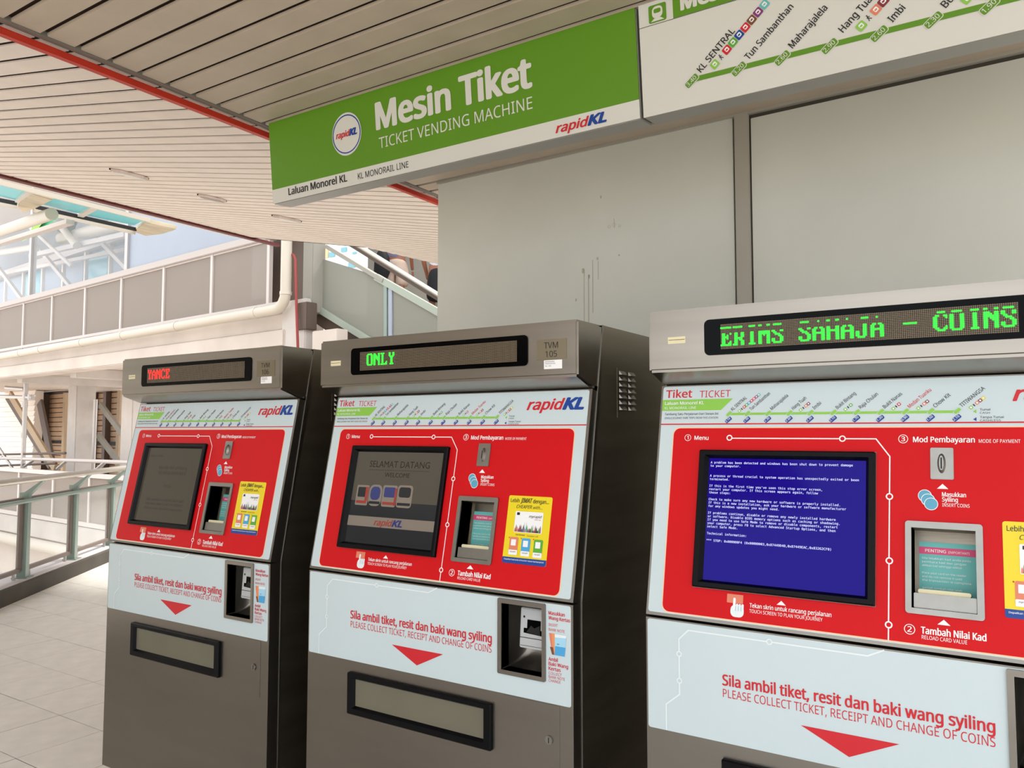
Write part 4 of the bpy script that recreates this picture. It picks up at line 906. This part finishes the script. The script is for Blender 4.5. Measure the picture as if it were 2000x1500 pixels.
# lower walkway
lw = empty('lower_walkway', tuple(Q(sR, zs['lbot']))); tag(lw, 'lower walkway with white framed mesh panels beyond the railing', 'walkway')
def lb(mb, name, **k): return rel(mb, lw).build(name, lw, **k)
lps = [S(P(x, 960)) for x in (-110, -40, 37, 104, 175, 249, 330, 420)]
for sx in lps: m_ = MB(); fbox(m_, sx-.04, sx+.04, zs['lbot'], zs['lrail'], -.02, .05, 'wframe'); lb(m_, 'parapet_post')
for a, b in zip(lps, lps[1:]):
    m_ = MB(); fbox(m_, b+.04, a-.04, zs['lbot'], zs['lrail'], .01, .02, 'mesh2' if False else 'mesh'); lb(m_, 'mesh_panel')
m_ = MB(); fbox(m_, lps[-1], lps[0], zs['lrail']-.04, zs['lrail']+.05, -.04, .07, 'wframe'); lb(m_, 'top_rail')
m_ = MB(); fbox(m_, lps[-1], lps[0], zs['lbot']-.04, zs['lbot']+.05, -.03, .06, 'wframe'); lb(m_, 'bottom_rail')
m_ = MB(); fbox(m_, lps[-1], lps[0], zs['lbot']-.46, zs['lbot']-.06, -.05, 7, 'conc2'); lb(m_, 'slab', bevel=.02)
m_ = MB(); fbox(m_, lps[-1], lps[0], zs['lbot']-1.6, zs['lbot']-.46, .25, .6, 'conc'); lb(m_, 'deep_beam', bevel=.02)
m_ = MB(); m_.tube([Q(lps[-1], zs['lbot']-.62, -.05), Q(lps[0], zs['lbot']-.62, -.05)], .14, 'pipe', 14); tag(m_.build('lower_pipe', smooth=True), 'cream pipe below the lower walkway, seen through the glass', 'pipe')
m_ = MB(); fbox(m_, S(P(40, 1100)), S(P(-60, 1100)), -6, zs['lbot']-1.62, .4, 2.0, 'conc2'); tag(m_.build('lower_pier', bevel=.03), 'round shouldered pier under the lower walkway', 'pier')
# columns
for (x0, x1, x2, off, lb_) in ((130, 147, 184, 2.0, 'pale square column standing left, between timber screens'), (235, 257, 310, 1.5, 'pale square column just left of the farthest machine')):
    m_ = MB(); a, b = S(P(x1, 850, off)), S(P(x0, 850, off)); wd_ = b-a
    cth = empty('column', tuple(Q((a+b)/2, zs['lbot']-.06, off))); tag(cth, lb_, 'column')
    dep = .2
    while P(300, 850, off+dep) is not None and S(P(x2, 850, off+dep)) < a and dep < 3: dep += .02
    fbox(m_, a, b, zs['lbot']-.06, zs['b2b']+.12, off, off+dep, 'conc2'); rel(m_, cth).build('shaft', cth, bevel=.02)
    m_ = MB(); fbox(m_, a-.04, b+.06, zs['b2b']-.02, zs['b2b']+.12, off-.06, off+dep+.06, 'conc'); rel(m_, cth).build('capital', cth, bevel=.02)
# timber screens
for (x0, x1, off, lb_) in ((52, 133, 4.2, 'tan boarded screen left of the pale column'), (184, 240, 3.4, 'tan boarded screen right of the pale column')):
    a, b = S(P(x1, 850, off)), S(P(x0, 850, off)); st = empty('boarded_screen', tuple(Q(a, zs['lbot']-.06, off))); tag(st, lb_, 'screen')
    m_ = MB(); fbox(m_, a, b, zs['lbot']-.06, zs['b2b']+.1, off+.06, off+.10, 'dbrown'); rel(m_, st).build('backing', st)
    m_ = MB(); z = zs['lbot']
    while z < zs['b2b']-.05:
        fbox(m_, a, b, z+.012, z+.15, off+.02, off+.06, 'timber'); z += .165
    tag(rel(m_, st).build('boards', st), kind='stuff')
    for t_ in (0.02, .5, .97):
        m_ = MB(); ps = a+(b-a)*t_; fbox(m_, ps-.09, ps+.09, zs['lbot'], zs['b2b'], off-.14, off+.02, 'dbrown' if t_ != .02 else 'braceb'); rel(m_, st).build('upright', st)
    m_ = MB(); fbox(m_, a, b, (zs['lbot']+zs['b2b'])/2-.08, (zs['lbot']+zs['b2b'])/2+.02, off-.05, off+.02, 'dark'); rel(m_, st).build('cross_rail', st)
# siding building at far left
m_ = MB(); a, b = S(P(64, 850, 3.6)), S(P(-200, 850, 3.6))
sdg = empty('sided_building', tuple(Q(a, zs['lbot'], 3.6))); tag(sdg, 'white board-sided wall under the walkway at the far left', 'wall')
fbox(m_, a, b, zs['lbot']-.06, zs['b2b']+.1, 3.66, 3.9, 'siding'); rel(m_, sdg).build('wall_core', sdg)
m_ = MB(); z = zs['lbot']
while z < zs['b2b']:
    m_.hexa([Q(a, z, 3.60), Q(b, z, 3.60), Q(b, z, 3.66), Q(a, z, 3.66)], [Q(a, z+.17, 3.64), Q(b, z+.17, 3.64), Q(b, z+.17, 3.66), Q(a, z+.17, 3.66)], 'siding'); z += .18
tag(rel(m_, sdg).build('siding_boards', sdg), kind='stuff')
# braces
for (p, q, k, wd_, off, lb_) in (((20, 770), (108, 915), 'braceb', .24, 2.6, 'wide tan diagonal brace leaning behind the scaffold pole'), ((14, 776), (98, 912), 'dbrown', .16, 2.9, 'dark diagonal brace behind the wide tan brace'), ((78, 785), (108, 935), 'dbrown', .34, 3.4, 'dark raking post in front of the left boarded screen'),
                                 ((196, 790), (246, 856), 'gpanel', .16, 2.6, 'upper grey diagonal brace of the right bay'), ((192, 850), (234, 905), 'gpanel', .16, 2.6, 'lower grey diagonal brace of the right bay')):
    m_ = MB(); m_.bar(P(*p, off), P(*q, off), .08, wd_, k, up=tuple(fn)) if False else m_.bar(P(*p, off), P(*q, off), wd_, .08, k, up=tuple(fn)); tag(m_.build('diagonal_brace'), lb_, 'brace')
m_ = MB(); m_.tube([P(187, 780, 1.9), P(181, 935, 1.9)], .05, 'galv', 8); tag(m_.build('thin_post', smooth=True), 'thin grey post right beside the pale column', 'post')
# scaffold
sc = empty('scaffold', tuple(P(45, 920, .6))); tag(sc, 'galvanised tube scaffold standing in front of the white siding', 'scaffold')
for (p, q, r_, k, nm_) in (((51, 745), (44, 925), .055, 'galv', 'standard_tube'), ((-60, 773), (64, 776), .05, 'galv', 'ledger_tube'), ((-60, 893), (252, 903), .045, 'wframe', 'ledger_tube'), ((-60, 889), (128, 885), .03, 'dbrown', 'ledger_tube'),
                           ((-60, 912), (110, 905), .03, 'dbrown', 'ledger_tube'), ((-5, 870), (26, 917), .035, 'galv', 'brace_tube'), ((68, 897), (42, 915), .035, 'galv', 'brace_tube'), ((-60, 935), (5, 893), .035, 'galv', 'brace_tube'), ((130, 900), (112, 916), .04, 'galv', 'brace_tube'), ((206, 902), (188, 918), .04, 'galv', 'brace_tube'), ((12, 757), (48, 760), .05, 'galv', 'ledger_tube')):
    m_ = MB(); m_.tube([P(*p, .6), P(*q, .6)], r_, k, 10); rel(m_, sc).build(nm_, sc, smooth=True)
for p in ((50, 775), (60, 776), (46, 915), (48, 790), (46, 850)):
    m_ = MB(); A = P(*p, .6); m_.tube([A-V3((0, 0, .07)), A+V3((0, 0, .07))], .075, 'galv', 10); rel(m_, sc).build('coupler', sc, smooth=True)
# ================================================================== ESCALATOR
EP = Pl((0, 7.0, 0), (0, 1, 0))
def E_(x, y, off=0): return EP.at(x, y, off)
es = empty('escalator', tuple(E_(740, 640))); tag(es, 'escalator with grey glass sides rising left behind the wall', 'escalator')
def eb(mb, name, **k): return rel(mb, es).build(name, es, **k)
def epoly(mb, pts, o0, o1, k):
    A = [E_(x, y) for x, y in pts]; mb.hexa([p+V3((0, o0, 0)) for p in A], [p+V3((0, o1, 0)) for p in A], k)
slp = (612.5-548)/(862-751)
fy = lambda x: 548+(x-751)*slp          # top frame line
gy = lambda x: 590+(x-600)*.61            # bottom frame line
m_ = MB(); epoly(m_, [(606, 498), (712, 531), (751, 551), (751, gy(751)), (606, 594)], 0, .02, 'mesh2'); eb(m_, 'side_panel')
m_ = MB(); epoly(m_, [(768, fy(768)+3), (900, fy(900)+3), (900, gy(900)), (768, gy(768))], 0, .02, 'mesh2'); eb(m_, 'side_panel')
m_ = MB(); epoly(m_, [(751, 551), (757, 554), (757, gy(757)), (751, gy(751))], -.02, .03, 'railgrey'); eb(m_, 'panel_post')
m_ = MB(); epoly(m_, [(760, 555), (767, 559), (767, gy(767)), (760, gy(760))], -.02, .03, 'paleb'); eb(m_, 'panel_post')
M['frameg'] = mat('pale_green_frame', (160, 168, 155), .45, 0)
m_ = MB(); m_.bar(E_(640, 482), E_(751, 549), .06, .10, 'gpanel', up=(0, 1, 0)); eb(m_, 'top_beam')
m_ = MB(); m_.bar(E_(735, 541), E_(910, fy(910)), .10, .07, 'frameg', up=(0, 1, 0)); eb(m_, 'top_frame')
m_ = MB(); m_.bar(E_(604, 592), E_(900, gy(900)), .10, .08, 'frameg', up=(0, 1, 0)); eb(m_, 'bottom_frame')
m_ = MB(); m_.tube([E_(680, 468, .25), E_(920, 616, .25)], .040, 'handrail', 12); eb(m_, 'handrail', smooth=True)
m_ = MB(); m_.bar(E_(680, 472, .25), E_(920, 620, .25), .10, .03, 'dbrown', up=(0, 1, 0)); eb(m_, 'handrail_base')
m_ = MB(); epoly(m_, [(604, 598), (900, gy(900)+4), (900, gy(900)+60), (604, 625)], .05, 1.5, 'dbrown'); eb(m_, 'truss_side')
# steps under the people
stp = MB()
A = E_(690, 600); B = E_(900, gy(900)-8)
for i in range(14):
    t_ = i/14; x = A[0]+(B[0]-A[0])*t_; z = A[2]-.0+(B[2]-A[2])*t_
    stp.box((x, 7.3, z-.3), (x+(B[0]-A[0])/14, 8.5, z), 'gridgrey')
eb(stp, 'steps')
m_ = MB(); epoly(m_, [(715, 497), (900, 600), (900, gy(900)), (715, 610)], 1.6, 1.65, 'gpanel'); eb(m_, 'far_side_panel')
# spots of light housings in the panels
# far building
fb = empty('far_building', (-14, 24, -5)); tag(fb, 'bright white building with teal windows seen over the escalator', 'building')
BP = Pl((0, 24, 0), (0, 1, 0))
def bb(mb, name): return rel(mb, fb).build(name, fb)
m_ = MB(); a = BP.at(560, 700); b = BP.at(760, 400); m_.box((a[0]-4, 24, -5), (b[0]+3, 27, 16), 'bldg'); bb(m_, 'block')
for (x0, y0, x1, y1, k, nm_) in ((622, 490, 632, 503, 'bwin', 'window'), (644, 492, 655, 503, 'bwin', 'window'), (668, 483, 678, 493, 'bwin', 'window'), (690, 492, 697, 497, 'bwin', 'window'), (633, 480, 643, 505, 'borange', 'orange_band'), (682, 512, 695, 524, 'bwin', 'window')):
    p = BP.at(x0, y1); q = BP.at(x1, y0); m_ = MB(); m_.box((p[0], 23.93, p[2]), (q[0], 24.01, q[2]), k); bb(m_, nm_)
# grey backdrop hall wall behind people
m_ = MB(); p = Pl((0, 11, 0), (0, 1, 0)).at(716, 700); m_.box((p[0], 11, -5), (4, 11.2, 9), 'gpanel'); tag(m_.build('station_wall'), 'grey station wall behind the escalator', kind='structure')
# station hall behind main wall (closes the gap)
# unseen wall added opposite the machines to darken the left ones
m_ = MB(); m_.box((-22, -5.4, -.2), (-3.0, -5.2, 4.6), 'gpanel'); tag(m_.build('wall_unseen_shade'), 'unseen grey wall added to shade the two left ticket machines', kind='structure')
# street
m_ = MB(); m_.box((-90, -60, -5.3), (60, 60, -5.0), 'ground'); tag(m_.build('street'), 'pale street far below the station, toned to bounce light upward', kind='structure')
# ================================================================== PEOPLE
def skin_mesh(pts, edges, radii, k, lev=1):
    me = bpy.data.meshes.new('b'); me.from_pydata([tuple(p) for p in pts], edges, []); o = bpy.data.objects.new('b', me); COL.objects.link(o)
    md = o.modifiers.new('s', 'SKIN'); me.skin_vertices[0].data[0].use_root = True
    for i, r_ in enumerate(radii): me.skin_vertices[0].data[i].radius = (r_, r_) if not isinstance(r_, tuple) else r_
    s2 = o.modifiers.new('d', 'SUBSURF'); s2.levels = lev; s2.render_levels = lev
    dg = bpy.context.evaluated_depsgraph_get(); dg.update(); nm = bpy.data.meshes.new_from_object(o.evaluated_get(dg))
    bpy.data.objects.remove(o); bpy.data.meshes.remove(me)
    nm.materials.clear(); nm.materials.append(M[k]); nm.polygons.foreach_set('use_smooth', [True]*len(nm.polygons)); return nm
def addm(me, name, par): o = bpy.data.objects.new(name, me); COL.objects.link(o); o.parent = par; return o
def person(loc, rz, label, top, bottom, blen, bag=False, sc=1.0):
    th = empty('person', loc); th.rotation_euler = (0, 0, rz); th.scale = (sc, sc, sc); tag(th, label, 'person')
    P_ = [(0, 0, .95), (0, .0, 1.15), (0, .0, 1.36), (0, .0, 1.47), (0, -.01, 1.56), (0, -.01, 1.66),
          (.10, 0, .90), (.11, -.02, .50), (.11, .02, .09), (.11, -.13, .04), (-.10, 0, .90), (-.11, .06, .52), (-.11, .16, .12), (-.11, .05, .06),
          (.19, 0, 1.40), (.25, .03, 1.12), (.24, -.10, .90), (.24, -.14, .82), (-.19, 0, 1.40), (-.25, .03, 1.12), (-.24, -.10, .90), (-.24, -.14, .82)]
    E2 = [(0, 1), (1, 2), (2, 3), (3, 4), (4, 5), (0, 6), (6, 7), (7, 8), (8, 9), (0, 10), (10, 11), (11, 12), (12, 13), (2, 14), (14, 15), (15, 16), (16, 17), (2, 18), (18, 19), (19, 20), (20, 21)]
    R2 = [(.15, .10), (.125, .09), (.14, .095), .055, .085, .075, .09, .06, .04, .035, .09, .06, .04, .035, .06, .042, .03, .028, .06, .042, .03, .028]
    addm(skin_mesh(P_, E2, R2, 'skin', 2), 'body', th)
    tp = [(0, 0, .93), (0, 0, 1.15), (0, 0, 1.37), (.20, 0, 1.39), (.245, .02, 1.20), (-.20, 0, 1.39), (-.245, .02, 1.20)]
    addm(skin_mesh(tp, [(0, 1), (1, 2), (2, 3), (3, 4), (2, 5), (5, 6)], [(.175, .125), (.15, .11), (.16, .115), .08, .062, .08, .062], top, 2), 'shirt', th)
    if blen == 'skirt':
        addm(skin_mesh([(0, 0, 1.0), (0, 0, .80), (0, .02, .55), (0, .03, .42)], [(0, 1), (1, 2), (2, 3)], [(.15, .12), (.19, .15), (.20, .16), (.19, .15)], bottom, 2), 'skirt', th)
    else:
        bp_ = [(0, 0, 1.0), (0, 0, .88), (.11, 0, .80), (.12, -.01, .50), (-.11, 0, .80), (-.12, .04, .50)]
        addm(skin_mesh(bp_, [(0, 1), (1, 2), (2, 3), (1, 4), (4, 5)], [(.16, .12), (.17, .14), .125, .115, .125, .115], bottom, 2), 'shorts', th)
    hm = MB(); addm(skin_mesh([(0, .02, 1.60), (0, .02, 1.70)], [(0, 1)], [.105, .085], 'hair', 2), 'hair', th)
    # hands: palm and five fingers each side
    for sx in (1, -1):
        hb = MB(); cx, cy_, cz = .24*sx, -.155, .80
        hb.hexa([(cx+.012, cy_-.035, cz), (cx+.012, cy_+.035, cz), (cx-.012, cy_+.035, cz), (cx-.012, cy_-.035, cz)], [(cx+.01, cy_-.04, cz-.085), (cx+.01, cy_+.035, cz-.085), (cx-.01, cy_+.035, cz-.085), (cx-.01, cy_-.04, cz-.085)], 'skin')
        for f_, (dy, L) in enumerate(((-.03, .06), (-.01, .07), (.01, .065), (.029, .05))): hb.tube([(cx, cy_+dy, cz-.08), (cx, cy_+dy-.004, cz-.08-L*.5), (cx-.012*sx, cy_+dy-.01, cz-.08-L)], [.009, .0085, .007], 'skin', 8)
        hb.tube([(cx, cy_-.03, cz-.02), (cx-.01*sx, cy_-.055, cz-.045), (cx-.012*sx, cy_-.06, cz-.075)], [.011, .010, .008], 'skin', 8)
        hb.build('hand', th, smooth=True)
    return th
# place by the visible hips: step height follows the escalator slope
g1 = E_(773, 552, .9); z1 = g1[2]-.60
person((g1[0], g1[1], z1), math.radians(205), 'person in beige shorts and blue grey shirt riding the escalator', 'shirt', 'shorts', 'shorts')
bgm = MB(); q1 = E_(746, 518, .62); bgm.tube([q1+V3((0, 0, .22)), q1+V3((0, 0, .12)), q1-V3((0, 0, .12)), q1-V3((0, 0, .24))], [.07, .12, .13, .08], 'blackc', 14); bg_ = bgm.build('shoulder_bag', smooth=True); tag(bg_, 'black bag hanging beside the person in beige shorts', 'bag')
g2 = E_(853, 592, .9); z2 = g2[2]-.42
person((g2[0]+.03, g2[1], z2), math.radians(195), 'person in long black skirt and white top by the wall edge', 'shirtw', 'blackc', 'skirt')
